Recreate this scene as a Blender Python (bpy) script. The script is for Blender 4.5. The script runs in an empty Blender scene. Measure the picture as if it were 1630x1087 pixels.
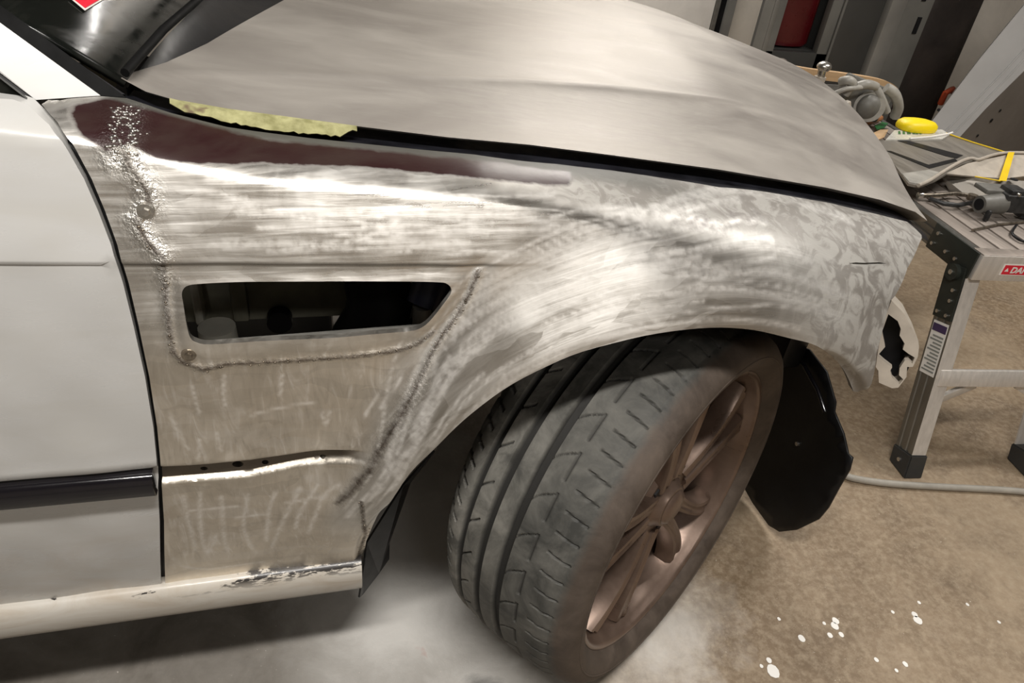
import bpy, bmesh, math, random
import numpy as np
from mathutils import Vector, Matrix
from mathutils.geometry import delaunay_2d_cdt

random.seed(7)
rng = np.random.default_rng(7)
scene = bpy.context.scene
COL = scene.collection

# ---------------------------------------------------------------- camera
FPX = 1134.8
CAM_M = np.array([[0.96527918, -0.23905730, 0.10529825],      # image right
                  [-0.05372674, -0.57617295, -0.81556003],    # image down
                  [0.25563558, 0.78158578, -0.56901152]])     # view direction
CAM_C = np.array([-0.4723, -0.6434, 1.1773])
cd = bpy.data.cameras.new('camera')
cam = bpy.data.objects.new('camera', cd)
COL.objects.link(cam)
cd.sensor_width = 36.0
cd.lens = FPX / 1630.0 * 36.0
cd.clip_start = 0.02
cam.matrix_world = Matrix(((CAM_M[0][0], -CAM_M[1][0], -CAM_M[2][0], CAM_C[0]),
                           (CAM_M[0][1], -CAM_M[1][1], -CAM_M[2][1], CAM_C[1]),
                           (CAM_M[0][2], -CAM_M[1][2], -CAM_M[2][2], CAM_C[2]),
                           (0, 0, 0, 1)))
scene.camera = cam

# ---------------------------------------------------------------- world, lights, exposure
world = bpy.data.worlds.new('world')
scene.world = world
world.use_nodes = True
world.node_tree.nodes['Background'].inputs[0].default_value = (0.9, 0.86, 0.8, 1)
world.node_tree.nodes['Background'].inputs[1].default_value = 0.03
vs = scene.view_settings
vs.view_transform = 'Standard'
vs.look = 'None'
vs.exposure = 0.05
vs.gamma = 1.0
vs.use_curve_mapping = False
LAMPS = [  # position, direction angle of the tube, length, width, watts
    ((-0.55, -0.80, 2.42), 4, 1.25, 0.11, 53),
    ((1.95, 0.55, 2.42), 4, 1.25, 0.11, 30),
    ((1.3, 2.78, 2.42), 4, 1.25, 0.11, 42),
    ((0.2, -2.1, 2.42), 4, 1.25, 0.11, 14),  # added fill lamp behind the camera, brightens the upright metal
]
WARM = (1.0, 0.962, 0.915)
for (p, a, L, w, e) in LAMPS:
    ld = bpy.data.lights.new('tube_light', 'AREA')
    ld.shape = 'RECTANGLE'
    ld.size, ld.size_y, ld.energy, ld.color = L, w, e, WARM
    lo = bpy.data.objects.new('tube_light', ld)
    lo.location = p
    lo.rotation_euler = (0, 0, math.radians(a))
    COL.objects.link(lo)

# ---------------------------------------------------------------- helpers
def ray(x, y):
    return CAM_M.T @ np.array([(x - 815) / FPX, (y - 543.5) / FPX, 1.0])
def aY(x, y, v):
    d = ray(x, y); return CAM_C + d * (v - CAM_C[1]) / d[1]
def aZ(x, y, v):
    d = ray(x, y); return CAM_C + d * (v - CAM_C[2]) / d[2]
def aX(x, y, v):
    d = ray(x, y); return CAM_C + d * (v - CAM_C[0]) / d[0]
def aP(x, y, p, n):
    d = ray(x, y); p = np.array(p, float); n = np.array(n, float)
    return CAM_C + d * (((p - CAM_C) @ n) / (d @ n))
def ss(a, b, x):
    t = np.clip((x - a) / (b - a), 0, 1); return t * t * (3 - 2 * t)

def tag(o, label=None, cat=None, group=None, kind=None):
    if label: o['label'] = label
    if cat: o['category'] = cat
    if group: o['group'] = group
    if kind: o['kind'] = kind
    return o

ORIG = {}
def adopt(o, parent):
    if parent is not None:
        o.parent = parent
        if parent.name in ORIG:
            o.matrix_parent_inverse = ORIG[parent.name].inverted()
def thing(name, loc, label, cat, group=None):
    o = bpy.data.objects.new(name, None)
    o.empty_display_size = 0.1
    o.location = loc
    COL.objects.link(o)
    ORIG[o.name] = Matrix.Translation(Vector(loc))
    return tag(o, label, cat, group)
def obj(name, verts, faces, m, parent=None, smooth=False, sharp=None):
    me = bpy.data.meshes.new(name)
    me.from_pydata([tuple(map(float, v)) for v in verts], [], [tuple(map(int, f)) for f in faces])
    me.update()
    if smooth:
        me.polygons.foreach_set('use_smooth', [True] * len(me.polygons))
        if sharp: me.set_sharp_from_angle(angle=math.radians(sharp))
    if m: me.materials.append(m)
    o = bpy.data.objects.new(name, me)
    COL.objects.link(o)
    adopt(o, parent)
    return o
def from_bm(name, bm, m, parent=None, smooth=False, sharp=None):
    bmesh.ops.recalc_face_normals(bm, faces=bm.faces)
    me = bpy.data.meshes.new(name)
    bm.to_mesh(me); bm.free()
    if smooth:
        me.polygons.foreach_set('use_smooth', [True] * len(me.polygons))
        if sharp: me.set_sharp_from_angle(angle=math.radians(sharp))
    if m: me.materials.append(m)
    o = bpy.data.objects.new(name, me)
    COL.objects.link(o)
    adopt(o, parent)
    return o
def bm_box(bm, c, size, rot=None, bev=0.0):
    M = Matrix.Translation(Vector(c))
    if rot is not None: M = M @ rot.to_4x4()
    M = M @ Matrix.Diagonal((*size, 1))
    r = bmesh.ops.create_cube(bm, size=1.0, matrix=M)
    if bev > 0:
        es = list({e for v in r['verts'] for e in v.link_edges})
        bmesh.ops.bevel(bm, geom=es, offset=bev, segments=2, affect='EDGES', profile=0.5)
def box(name, c, size, m, parent=None, rot=None, bev=0.0):
    bm = bmesh.new(); bm_box(bm, c, size, rot, bev)
    return from_bm(name, bm, m, parent, bev > 0, 40)
def frame_rot(d, up=(0, 0, 1)):
    """rotation whose local Z runs along d"""
    z = Vector(d).normalized(); u = Vector(up)
    if abs(z.dot(u)) > 0.98: u = Vector((0, 1, 0))
    x = u.cross(z).normalized(); y = z.cross(x)
    return Matrix((x, y, z)).transposed()
def bm_cyl(bm, a, b, r0, r1=None, n=20, cap=True):
    a = Vector(a); b = Vector(b); r1 = r0 if r1 is None else r1
    M = Matrix.Translation((a + b) / 2) @ frame_rot(b - a).to_4x4()
    bmesh.ops.create_cone(bm, cap_ends=cap, segments=n, radius1=r0, radius2=r1, depth=(b - a).length, matrix=M)
def cyl(name, a, b, r0, m, parent=None, r1=None, n=20):
    bm = bmesh.new(); bm_cyl(bm, a, b, r0, r1, n)
    return from_bm(name, bm, m, parent, True, 40)
def tube_verts(path, rad, n=8):
    P = [Vector(p) for p in path]; V = []; F = []
    R = rad if hasattr(rad, '__len__') else [rad] * len(P)
    prev = None
    for i, p in enumerate(P):
        t = (P[min(i + 1, len(P) - 1)] - P[max(i - 1, 0)]).normalized()
        if prev is None:
            u = Vector((0, 0, 1)) if abs(t.z) < 0.9 else Vector((1, 0, 0))
        else: u = prev
        x = (u - t * u.dot(t)).normalized(); y = t.cross(x); prev = x
        for k in range(n):
            a = 2 * math.pi * k / n
            V.append(p + (x * math.cos(a) + y * math.sin(a)) * R[i])
    for i in range(len(P) - 1):
        for k in range(n):
            F.append((i * n + k, i * n + (k + 1) % n, (i + 1) * n + (k + 1) % n, (i + 1) * n + k))
    F.append(tuple(range(n))[::-1]); F.append(tuple(range((len(P) - 1) * n, len(P) * n)))
    return V, F
def tube(name, path, rad, m, parent=None, n=8):
    V, F = tube_verts(path, rad, n)
    return obj(name, V, F, m, parent, True, 60)
def catmull(pts, per=8, closed=False):
    P = [np.array(p, float) for p in pts]; out = []
    n = len(P)
    rngi = range(n if closed else n - 1)
    for i in rngi:
        if closed: p0, p1, p2, p3 = P[i - 1], P[i], P[(i + 1) % n], P[(i + 2) % n]
        else: p0, p1, p2, p3 = P[max(i - 1, 0)], P[i], P[i + 1], P[min(i + 2, n - 1)]
        for k in range(per):
            t = k / per
            out.append(0.5 * (2 * p1 + (p2 - p0) * t + (2 * p0 - 5 * p1 + 4 * p2 - p3) * t * t + (3 * p1 - p0 - 3 * p2 + p3) * t ** 3))
    if not closed: out.append(P[-1])
    return np.array(out)
def resample(P, h, closed=True):
    P = np.array(P, float)
    Q = np.vstack([P, P[:1]]) if closed else P
    seg = np.linalg.norm(np.diff(Q, axis=0), axis=1); out = []
    for i in range(len(Q) - 1):
        n = max(1, int(round(seg[i] / h)))
        for k in range(n): out.append(Q[i] + (Q[i + 1] - Q[i]) * k / n)
    if not closed: out.append(Q[-1])
    out = np.array(out)
    keep = [0]
    for i in range(1, len(out)):
        if np.linalg.norm(out[i] - out[keep[-1]]) > h * 0.3: keep.append(i)
    return out[keep]
def inside(P, poly):
    res = np.zeros(len(P), bool)
    x, y = P[:, 0], P[:, 1]
    for i in range(len(poly)):
        x0, y0 = poly[i - 1]; x1, y1 = poly[i]
        c = (y0 > y) != (y1 > y)
        if c.any():
            res ^= c & (x < (x1 - x0) * (y - y0) / (y1 - y0 + 1e-30) + x0)
    return res
def seg_dist(P, line):
    line = np.array(line, float); d = np.full(len(P), 1e9)
    for i in range(len(line) - 1):
        a, b = line[i], line[i + 1]; ab = b - a
        t = np.clip(((P - a) @ ab) / (ab @ ab + 1e-12), 0, 1)
        d = np.minimum(d, np.linalg.norm(P - a - t[:, None] * ab, axis=1))
    return d
def sheet(name, outline, holes, h, to3d, m, parent, flange=None, hole_flange=None, attrs=None, flip=False, lines=()):
    """a panel: a 2-D outline with holes, triangulated densely and lifted to 3-D by to3d; its edges are turned over"""
    loops = [resample(outline, h)] + [resample(q, h) for q in holes]
    lo, hi = loops[0].min(0), loops[0].max(0)
    gx, gy = np.meshgrid(np.arange(lo[0], hi[0], h), np.arange(lo[1], hi[1], h))
    gx[1::2] += h / 2
    G = np.stack([gx.ravel(), gy.ravel()], 1)
    ok = inside(G, loops[0])
    for q in loops[1:]: ok &= ~inside(G, q)
    G = G[ok]
    LN_ = []
    for q in lines:
        q = resample(q, h, False); ok_ = inside(q, loops[0])
        for w_ in loops[1:]: ok_ &= ~inside(q, w_)
        dd_ = np.array([np.min(np.linalg.norm(np.vstack(loops) - p_, axis=1)) for p_ in q])
        LN_.append((q, ok_ & (dd_ > 0.6 * h)))
    B = np.vstack(loops + [q[o_] for q, o_ in LN_])
    cell = {}
    for b in B: cell[(int(b[0] // h), int(b[1] // h))] = cell.get((int(b[0] // h), int(b[1] // h)), []) + [b]
    keep = np.ones(len(G), bool)
    for i, g in enumerate(G):
        cx, cy = int(g[0] // h), int(g[1] // h)
        for dx in (-1, 0, 1):
            for dy in (-1, 0, 1):
                for b in cell.get((cx + dx, cy + dy), ()):
                    if (b[0] - g[0]) ** 2 + (b[1] - g[1]) ** 2 < (0.55 * h) ** 2: keep[i] = False
    G = G[keep]
    pts = np.vstack([B, G]); edges = []; s = 0
    for q in loops:
        n = len(q); edges += [(s + i, s + (i + 1) % n) for i in range(n)]; s += n
    for q, o_ in LN_:
        id_ = np.cumsum(o_) - 1
        edges += [(s + int(id_[i]), s + int(id_[i + 1])) for i in range(len(q) - 1) if o_[i] and o_[i + 1]]; s += int(o_.sum())
    v2, _, f2, *_ = delaunay_2d_cdt([Vector(p) for p in pts.tolist()], edges, [], 0, 1e-7)
    uv = np.array([(v[0], v[1]) for v in v2])
    tri = np.array([f for f in f2 if len(f) == 3])
    cen = uv[tri].mean(1)
    ok = inside(cen, loops[0])
    for q in loops[1:]: ok &= ~inside(cen, q)
    tri = tri[ok]
    P3 = to3d(uv)
    V = [P3]; UV = [uv]; F = [tuple(t[::-1]) if flip else tuple(t) for t in tri.tolist()]
    base = len(uv)
    for li, q in enumerate(loops):
        fl = flange if li == 0 else hole_flange
        if fl is None: continue
        e = to3d(q)
        offs = fl(q, e)                       # list of 3-D loops, each further in
        rows = [e] + offs
        for r in rows: V.append(r); UV.append(q)
        n = len(q)
        for k in range(len(rows) - 1):
            for i in range(n):
                a = base + k * n + i; b = base + k * n + (i + 1) % n
                F.append((a, b, b + n, a + n))
        base += n * len(rows)
    V = np.vstack(V); UV = np.vstack(UV)
    o = obj(name, V, F, m, parent, True, 50)
    if attrs:
        for k, fn in attrs.items():
            val = fn(UV, V)
            if val.ndim == 1:
                at = o.data.attributes.new(k, 'FLOAT', 'POINT'); at.data.foreach_set('value', val.astype(np.float32))
            else:
                at = o.data.attributes.new(k, 'FLOAT_VECTOR', 'POINT'); at.data.foreach_set('vector', val.astype(np.float32).ravel())
    return o

# ---------------------------------------------------------------- materials
class NT:
    def __init__(s, name):
        s.m = bpy.data.materials.new(name); s.m.use_nodes = True
        s.t = s.m.node_tree; s.b = s.t.nodes['Principled BSDF']
    def n(s, typ, **kw):
        nd = s.t.nodes.new(typ)
        for k, v in kw.items(): setattr(nd, k, v)
        return nd
    def put(s, sock, v):
        if isinstance(v, bpy.types.NodeSocket): s.t.links.new(v, sock)
        elif v is not None:
            sock.default_value = v if not (isinstance(v, tuple) and len(v) == 3 and sock.type == 'RGBA') else (*v, 1)
    def set(s, **kw):
        for k, v in kw.items(): s.put(s.b.inputs[k.replace('_', ' ')], v)
    def obj_co(s): return s.n('ShaderNodeTexCoord').outputs['Object']
    def geo(s): return s.n('ShaderNodeNewGeometry').outputs['Position']
    def attr(s, name, vec=False):
        a = s.n('ShaderNodeAttribute', attribute_name=name); return a.outputs['Vector' if vec else 'Fac']
    def map(s, v, scale=(1, 1, 1), rot=(0, 0, 0), loc=(0, 0, 0)):
        m = s.n('ShaderNodeMapping'); s.put(m.inputs['Vector'], v)
        m.inputs['Scale'].default_value = scale; m.inputs['Rotation'].default_value = rot; m.inputs['Location'].default_value = loc
        return m.outputs[0]
    def noise(s, v=None, scale=5, detail=4, rough=0.55, dist=0.0):
        n = s.n('ShaderNodeTexNoise'); s.put(n.inputs['Vector'], v)
        n.inputs['Scale'].default_value = scale; n.inputs['Detail'].default_value = detail
        n.inputs['Roughness'].default_value = rough; n.inputs['Distortion'].default_value = dist
        return n.outputs['Fac']
    def ramp(s, f, a, b, lo=0.0, hi=1.0):
        r = s.n('ShaderNodeMapRange', clamp=True); s.put(r.inputs[0], f)
        for i, v in enumerate((a, b, lo, hi)): r.inputs[i + 1].default_value = v
        return r.outputs[0]
    def mix(s, f, a, b):
        m = s.n('ShaderNodeMix', data_type='RGBA')
        s.put(m.inputs[0], f); s.put(m.inputs[6], a); s.put(m.inputs[7], b)
        return m.outputs[2]
    def math(s, op, a, b=None, c=None):
        m = s.n('ShaderNodeMath', operation=op)
        for i, v in enumerate((a, b, c)):
            if v is not None: s.put(m.inputs[i], v)
        return m.outputs[0]
    def mixf(s, f, a, b):
        m = s.n('ShaderNodeMix', data_type='FLOAT')
        s.put(m.inputs[0], f); s.put(m.inputs[2], a); s.put(m.inputs[3], b)
        return m.outputs[0]
    def bump(s, h, strength=0.2, dist=0.002, normal=None):
        b = s.n('ShaderNodeBump'); s.put(b.inputs['Height'], h)
        b.inputs['Strength'].default_value = strength; b.inputs['Distance'].default_value = dist
        if normal is not None: s.put(b.inputs['Normal'], normal)
        return b.outputs[0]

def simple(name, col, rough=0.5, metal=0.0, var=0.15, scale=12, bump=0.0, bscale=200, coat=0.0, spec=0.5):
    t = NT(name); co = t.geo()
    f = t.ramp(t.noise(co, scale, 4), 0.3, 0.7)
    dark = tuple(c * (1 - var) for c in col); lite = tuple(min(1, c * (1 + var)) for c in col)
    t.set(Base_Color=t.mix(f, dark, lite), Metallic=metal, Specular_IOR_Level=spec)
    t.set(Roughness=t.ramp(t.noise(co, scale * 3, 3), 0.3, 0.7, max(0.02, rough * 0.85), min(1, rough * 1.15)))
    if coat: t.set(Coat_Weight=coat)
    if bump: t.set(Normal=t.bump(t.noise(co, bscale, 3), bump, 0.001))
    return t.m

def m_concrete():
    t = NT('concrete'); co = t.geo()
    big = t.noise(co, 1.6, 5, 0.6, 0.6); mid = t.noise(co, 7, 6, 0.65, 0.4); fine = t.noise(co, 60, 5, 0.7)
    c = t.mix(t.ramp(big, 0.38, 0.62), (0.20, 0.142, 0.088), (0.36, 0.275, 0.185))
    c = t.mix(t.ramp(mid, 0.48, 0.70, 0, 0.65), c, (0.15, 0.11, 0.075))
    c = t.mix(t.ramp(fine, 0.42, 0.70, 0, 0.55), c, (0.47, 0.385, 0.275))
    fleck = t.noise(co, 24, 6, 0.75, 0.8)
    c = t.mix(t.ramp(fleck, 0.55, 0.72, 0, 0.32), c, (0.11, 0.078, 0.05))
    c = t.mix(t.ramp(fleck, 0.44, 0.30, 0, 0.28), c, (0.50, 0.41, 0.295))
    # pale sanding dust around the wheel, darker grey concrete towards the car's rear
    dx = t.n('ShaderNodeSeparateXYZ'); t.put(dx.inputs[0], co)
    grey = t.math('MULTIPLY', t.ramp(dx.outputs[0], 0.05, -0.25), 1.0)
    c = t.mix(t.math('MULTIPLY', grey, 0.85), c, t.mix(t.ramp(mid, 0.35, 0.7), (0.13, 0.125, 0.115), (0.30, 0.285, 0.26)))
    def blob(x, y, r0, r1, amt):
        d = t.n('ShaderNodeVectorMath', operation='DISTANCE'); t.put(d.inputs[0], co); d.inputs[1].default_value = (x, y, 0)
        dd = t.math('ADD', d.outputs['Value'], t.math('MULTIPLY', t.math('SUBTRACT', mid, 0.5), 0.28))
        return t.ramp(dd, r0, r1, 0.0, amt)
    for (x, y, r0, r1, a) in ((-0.36, 0.13, 0.24, 0.04, 0.85), (-0.20, -0.02, 0.18, 0.02, 0.6), (0.06, -0.04, 0.15, 0.0, 0.5), (0.16, 0.03, 0.14, 0.0, 0.5), (-0.3, 0.33, 0.32, 0.06, 0.8)):
        c = t.mix(blob(x, y, r0, r1, a), c, (0.74, 0.72, 0.68))
    c = t.mix(blob(-0.335, 0.055, 0.03, 0.012, 0.45), c, (0.42, 0.20, 0.17))
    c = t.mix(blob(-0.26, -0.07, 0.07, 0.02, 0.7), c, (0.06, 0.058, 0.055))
    crack = t.n('ShaderNodeTexVoronoi', feature='DISTANCE_TO_EDGE'); t.put(crack.inputs['Vector'], t.map(co, (1, 1, 1)))
    crack.inputs['Scale'].default_value = 90
    spk = t.ramp(t.noise(co, 170, 2), 0.70, 0.76, 0, 0.8)
    c = t.mix(t.math('MULTIPLY', spk, t.ramp(mid, 0.45, 0.6)), c, (0.75, 0.70, 0.62))
    t.set(Base_Color=c, Roughness=t.ramp(mid, 0.3, 0.7, 0.42, 0.75), Specular_IOR_Level=0.35)
    t.set(Normal=t.bump(t.math('ADD', fine, t.math('MULTIPLY', mid, 2.0)), 0.25, 0.003))
    return t.m

def m_paint():
    t = NT('white_paint'); co = t.geo()
    g = t.noise(t.map(co, (3, 3, 9)), 2.2, 5, 0.6, 0.8)
    c = t.mix(t.ramp(g, 0.4, 0.75), (0.555, 0.552, 0.538), (0.52, 0.51, 0.482))
    sep = t.n('ShaderNodeSeparateXYZ'); t.put(sep.inputs[0], co)
    low = t.ramp(sep.outputs[2], 0.55, 0.30)                        # dirtier towards the sill
    dirt = t.math('MULTIPLY', low, t.ramp(t.noise(t.map(co, (2, 2, 3)), 4, 6, 0.7, 1.2), 0.42, 0.75))
    c = t.mix(t.math('MULTIPLY', dirt, 0.6), c, (0.42, 0.34, 0.26))
    scr = t.noise(t.map(co, (14, 14, 160), (0, 0.35, 0)), 1.0, 3, 0.5)
    chip = t.math('MULTIPLY', t.ramp(scr, 0.735, 0.75), t.ramp(t.noise(co, 5, 3), 0.5, 0.6))
    c = t.mix(t.math('MULTIPLY', chip, 0.7), c, (0.2, 0.18, 0.16))
    t.set(Base_Color=c, Roughness=t.ramp(g, 0.3, 0.8, 0.22, 0.42), Coat_Weight=0.35, Coat_Roughness=0.08)
    t.set(Normal=t.bump(t.noise(co, 7, 2), 0.08, 0.01))
    return t.m

def m_sill():
    t = NT('sill_paint'); co = t.geo()
    sep = t.n('ShaderNodeSeparateXYZ'); t.put(sep.inputs[0], co)
    g = t.noise(t.map(co, (3, 3, 10)), 3, 6, 0.65, 1.0)
    c = t.mix(t.ramp(g, 0.4, 0.7), (0.60, 0.57, 0.515), (0.49, 0.43, 0.355))
    chip = t.noise(t.map(co, (9, 9, 45)), 2.2, 5, 0.7)
    edge = t.ramp(sep.outputs[2], 0.292, 0.306)
    fwd = t.ramp(sep.outputs[0], -0.80, -0.55, 0.0, 0.16)
    k = t.math('MULTIPLY', edge, t.ramp(t.math('ADD', chip, fwd), 0.66, 0.69))
    c = t.mix(k, c, (0.03, 0.026, 0.024))
    t.set(Base_Color=c, Roughness=0.36, Coat_Weight=0.2)
    return t.m

def m_fender():
    t = NT('bare_metal'); co = t.geo()
    fl = t.attr('flow', True); cart = t.map(co, (1, 1, 1)); w = t.attr('flare'); front = t.attr('front')
    sep = t.n('ShaderNodeSeparateXYZ'); t.put(sep.inputs[0], co)
    # sanding streaks: along the car on the upper half, around the arch on the flare, short scribbles on the lower panel
    s1 = t.noise(t.map(co, (9, 9, 170), (0, 0.04, 0)), 1.0, 4, 0.6, 0.45)
    s2 = t.noise(t.map(fl, (150, 5, 1)), 1.0, 4, 0.6, 0.35)
    s2b = t.noise(t.map(fl, (34, 6, 1)), 1.0, 5, 0.6, 0.8)
    s3 = t.noise(t.map(co, (70, 70, 14), (0, 0.2, 0)), 1.0, 3, 0.55, 1.8)
    low = t.ramp(sep.outputs[2], 0.76, 0.70)
    st = t.mixf(low, s1, s3)
    st = t.mixf(w, st, s2)
    cloud = t.noise(co, 9, 5, 0.6, 1.0)
    brk_ = t.ramp(t.noise(co, 16, 3), 0.35, 0.65, 0.25, 1.0)
    # colour of the steel, floor's warm reflection painted in below the vent, whiter on the flare
    c = t.mix(t.ramp(cloud, 0.35, 0.65), (0.68, 0.65, 0.60), (0.84, 0.82, 0.775))
    c = t.mix(t.math('MULTIPLY', low, t.math('SUBTRACT', 1.0, w)), c, t.mix(t.ramp(cloud, 0.35, 0.7), (0.68, 0.615, 0.52), (0.84, 0.78, 0.68)))
    c = t.mix(t.math('MULTIPLY', w, 0.7), c, t.mix(t.ramp(s2b, 0.35, 0.7), (0.46, 0.44, 0.405), (0.78, 0.77, 0.74)))
    rough = t.math('ADD', t.ramp(st, 0.3, 0.7, 0.17, 0.36), t.ramp(cloud, 0.3, 0.7, -0.03, 0.10))
    rough = t.math('ADD', rough, t.math('MULTIPLY', t.math('MAXIMUM', low, w), 0.13))
    metal = 0.92
    def patches(v, sc, seed):
        d_ = t.n('ShaderNodeVectorMath', operation='ADD'); nz = t.n('ShaderNodeTexNoise'); t.put(nz.inputs['Vector'], v); nz.inputs['Scale'].default_value = 14; nz.inputs['Detail'].default_value = 3
        m_ = t.n('ShaderNodeVectorMath', operation='SCALE'); t.put(m_.inputs[0], nz.outputs['Color']); m_.inputs['Scale'].default_value = 0.05
        t.put(d_.inputs[0], v); t.put(d_.inputs[1], m_.outputs[0])
        vo = t.n('ShaderNodeTexVoronoi', feature='F1'); t.put(vo.inputs['Vector'], t.map(d_.outputs[0], sc, (0, 0, 0), (seed, seed, 0))); vo.inputs['Scale'].default_value = 1.0
        sp_ = t.n('ShaderNodeSeparateXYZ'); t.put(sp_.inputs[0], vo.outputs['Color']); return sp_.outputs[0]
    pa = t.mixf(w, patches(co, (11, 11, 38), 1.0), patches(fl, (44, 9, 1), 3.0))
    pb = t.mixf(w, patches(co, (7, 7, 60), 5.0), patches(fl, (26, 12, 1), 8.0))
    pp_ = t.math('MULTIPLY', t.math('ADD', pa, pb), 0.5)
    pfac = t.math('SUBTRACT', 1.0, t.math('MULTIPLY', front, 0.8))
    c = t.mix(t.math('MULTIPLY', t.ramp(pp_, 0.45, 0.2), t.math('MULTIPLY', pfac, t.mixf(w, 0.16, 0.45))), c, (0.36, 0.335, 0.295))
    c = t.mix(t.math('MULTIPLY', t.ramp(pp_, 0.58, 0.85), t.math('MULTIPLY', pfac, t.mixf(w, 0.22, 0.6))), c, (0.84, 0.825, 0.79))
    rough = t.math('ADD', rough, t.math('MULTIPLY', t.math('SUBTRACT', pa, 0.5), t.mixf(w, 0.06, 0.16)))
    kf = t.math('MULTIPLY', t.math('SUBTRACT', 1.0, t.math('MULTIPLY', front, 0.7)), brk_)
    c = t.mix(t.math('MULTIPLY', t.ramp(st, 0.54, 0.70), t.math('MULTIPLY', kf, 0.5)), c, (0.95, 0.935, 0.90))
    c = t.mix(t.math('MULTIPLY', t.ramp(st, 0.46, 0.30), t.math('MULTIPLY', kf, t.mixf(w, 0.25, 0.45))), c, (0.36, 0.33, 0.285))
    # worn primer on the front corner: curly light and dark blotches
    bl = t.noise(t.map(co, (1, 1, 0.7), (0, 0.5, 0)), 36, 4, 0.6, 1.3)
    blc = t.mix(t.ramp(bl, 0.45, 0.56), (0.165, 0.150, 0.132), (0.305, 0.293, 0.268))
    c = t.mix(t.math('MULTIPLY', front, 0.85), c, blc)
    metal = t.mixf(t.math('MULTIPLY', front, t.ramp(bl, 0.30, 0.6, 0.8, 1.0)), 0.92, 0.12)
    rough = t.mixf(front, rough, t.ramp(bl, 0.42, 0.58, 0.48, 0.58))
    # scuffs and hand-sanding strokes, some painted pale in place of highlight streaks
    sk = t.math('MULTIPLY', t.attr('stroke'), t.ramp(t.noise(co, 120, 2), 0.25, 0.6, 0.3, 1.0))
    c = t.mix(t.math('MULTIPLY', sk, 0.55), c, (0.93, 0.91, 0.87)); metal = t.mixf(sk, metal, 0.6)
    rough = t.mixf(sk, rough, 0.40)
    # grey-green etched edge along the shut line
    gk = t.math('MULTIPLY', t.attr('edge'), 0.95)
    c = t.mix(gk, c, (0.055, 0.054, 0.044)); rough = t.mixf(gk, rough, 0.45); metal = t.mixf(gk, metal, 0.1)
    # old maroon paint near the top edge and traces on the flare
    ma = t.attr('maroon')
    mk = t.ramp(t.math('ADD', ma, t.math('MULTIPLY', t.math('SUBTRACT', t.noise(co, 45, 4, 0.6), 0.5), 0.45)), 0.38, 0.62)
    mcol = t.mix(t.ramp(t.noise(t.map(co, (4, 4, 30)), 3, 4), 0.4, 0.65), (0.026, 0.0065, 0.0075), (0.040, 0.022, 0.019))
    c = t.mix(mk, c, mcol); metal = t.math('MULTIPLY', metal, t.math('SUBTRACT', 1.0, t.math('MULTIPLY', mk, 0.85)))
    rough = t.mixf(mk, rough, 0.3)
    # weld soot and heat stain
    so = t.attr('soot')
    sk2 = t.ramp(t.math('ADD', so, t.math('MULTIPLY', t.math('SUBTRACT', t.noise(co, 90, 5, 0.7), 0.5), 0.9)), 0.45, 0.95)
    c = t.mix(t.math('MULTIPLY', sk2, 0.88), c, (0.085, 0.06, 0.042)); rough = t.mixf(sk2, rough, 0.6)
    heat = t.attr('heat')
    c = t.mix(t.math('MULTIPLY', heat, t.ramp(cloud, 0.3, 0.65, 0.15, 0.6)), c, (0.34, 0.25, 0.18))
    c = t.mix(t.math('MULTIPLY', t.attr('crease'), 0.8), c, (0.10, 0.082, 0.065))  # belt crease shadow line painted dark, moulding groove floor darkened too
    aniso = t.math('MULTIPLY', t.math('SUBTRACT', 0.7, t.math('MULTIPLY', t.math('MULTIPLY', low, t.math('SUBTRACT', 1.0, w)), 0.55)), t.math('SUBTRACT', 1.0, front))
    t.set(Base_Color=c, Metallic=metal, Roughness=rough, Anisotropic=aniso, Tangent=t.attr('tang', True))
    h = t.math('ADD', t.math('MULTIPLY', st, 0.55), t.math('MULTIPLY', t.noise(co, 22, 3), 0.9))
    lump = t.math('MULTIPLY', t.math('ADD', so, t.attr('lead')), t.noise(co, 150, 4, 0.7))
    n1 = t.bump(h, 0.22, 0.003)
    t.set(Normal=t.bump(lump, 0.6, 0.005, n1))
    return t.m

def m_hood():
    t = NT('sanded_hood'); co = t.geo()
    cl = t.noise(t.map(co, (1, 2.2, 2.2), (0, 0, -0.25)), 4, 5, 0.55, 0.6)
    st = t.noise(t.map(co, (9, 60, 60), (0, 0, 0.25)), 1.6, 4, 0.6, 0.5)
    c = t.mix(t.ramp(cl, 0.36, 0.68), (0.305, 0.278, 0.252), (0.45, 0.42, 0.38))
    c = t.mix(t.ramp(st, 0.55, 0.75, 0, 0.2), c, (0.52, 0.495, 0.455))
    t.set(Base_Color=c, Metallic=0.5, Roughness=t.ramp(cl, 0.3, 0.7, 0.40, 0.56), Specular_IOR_Level=0.4)
    t.set(Normal=t.bump(st, 0.12, 0.002))
    return t.m

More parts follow.
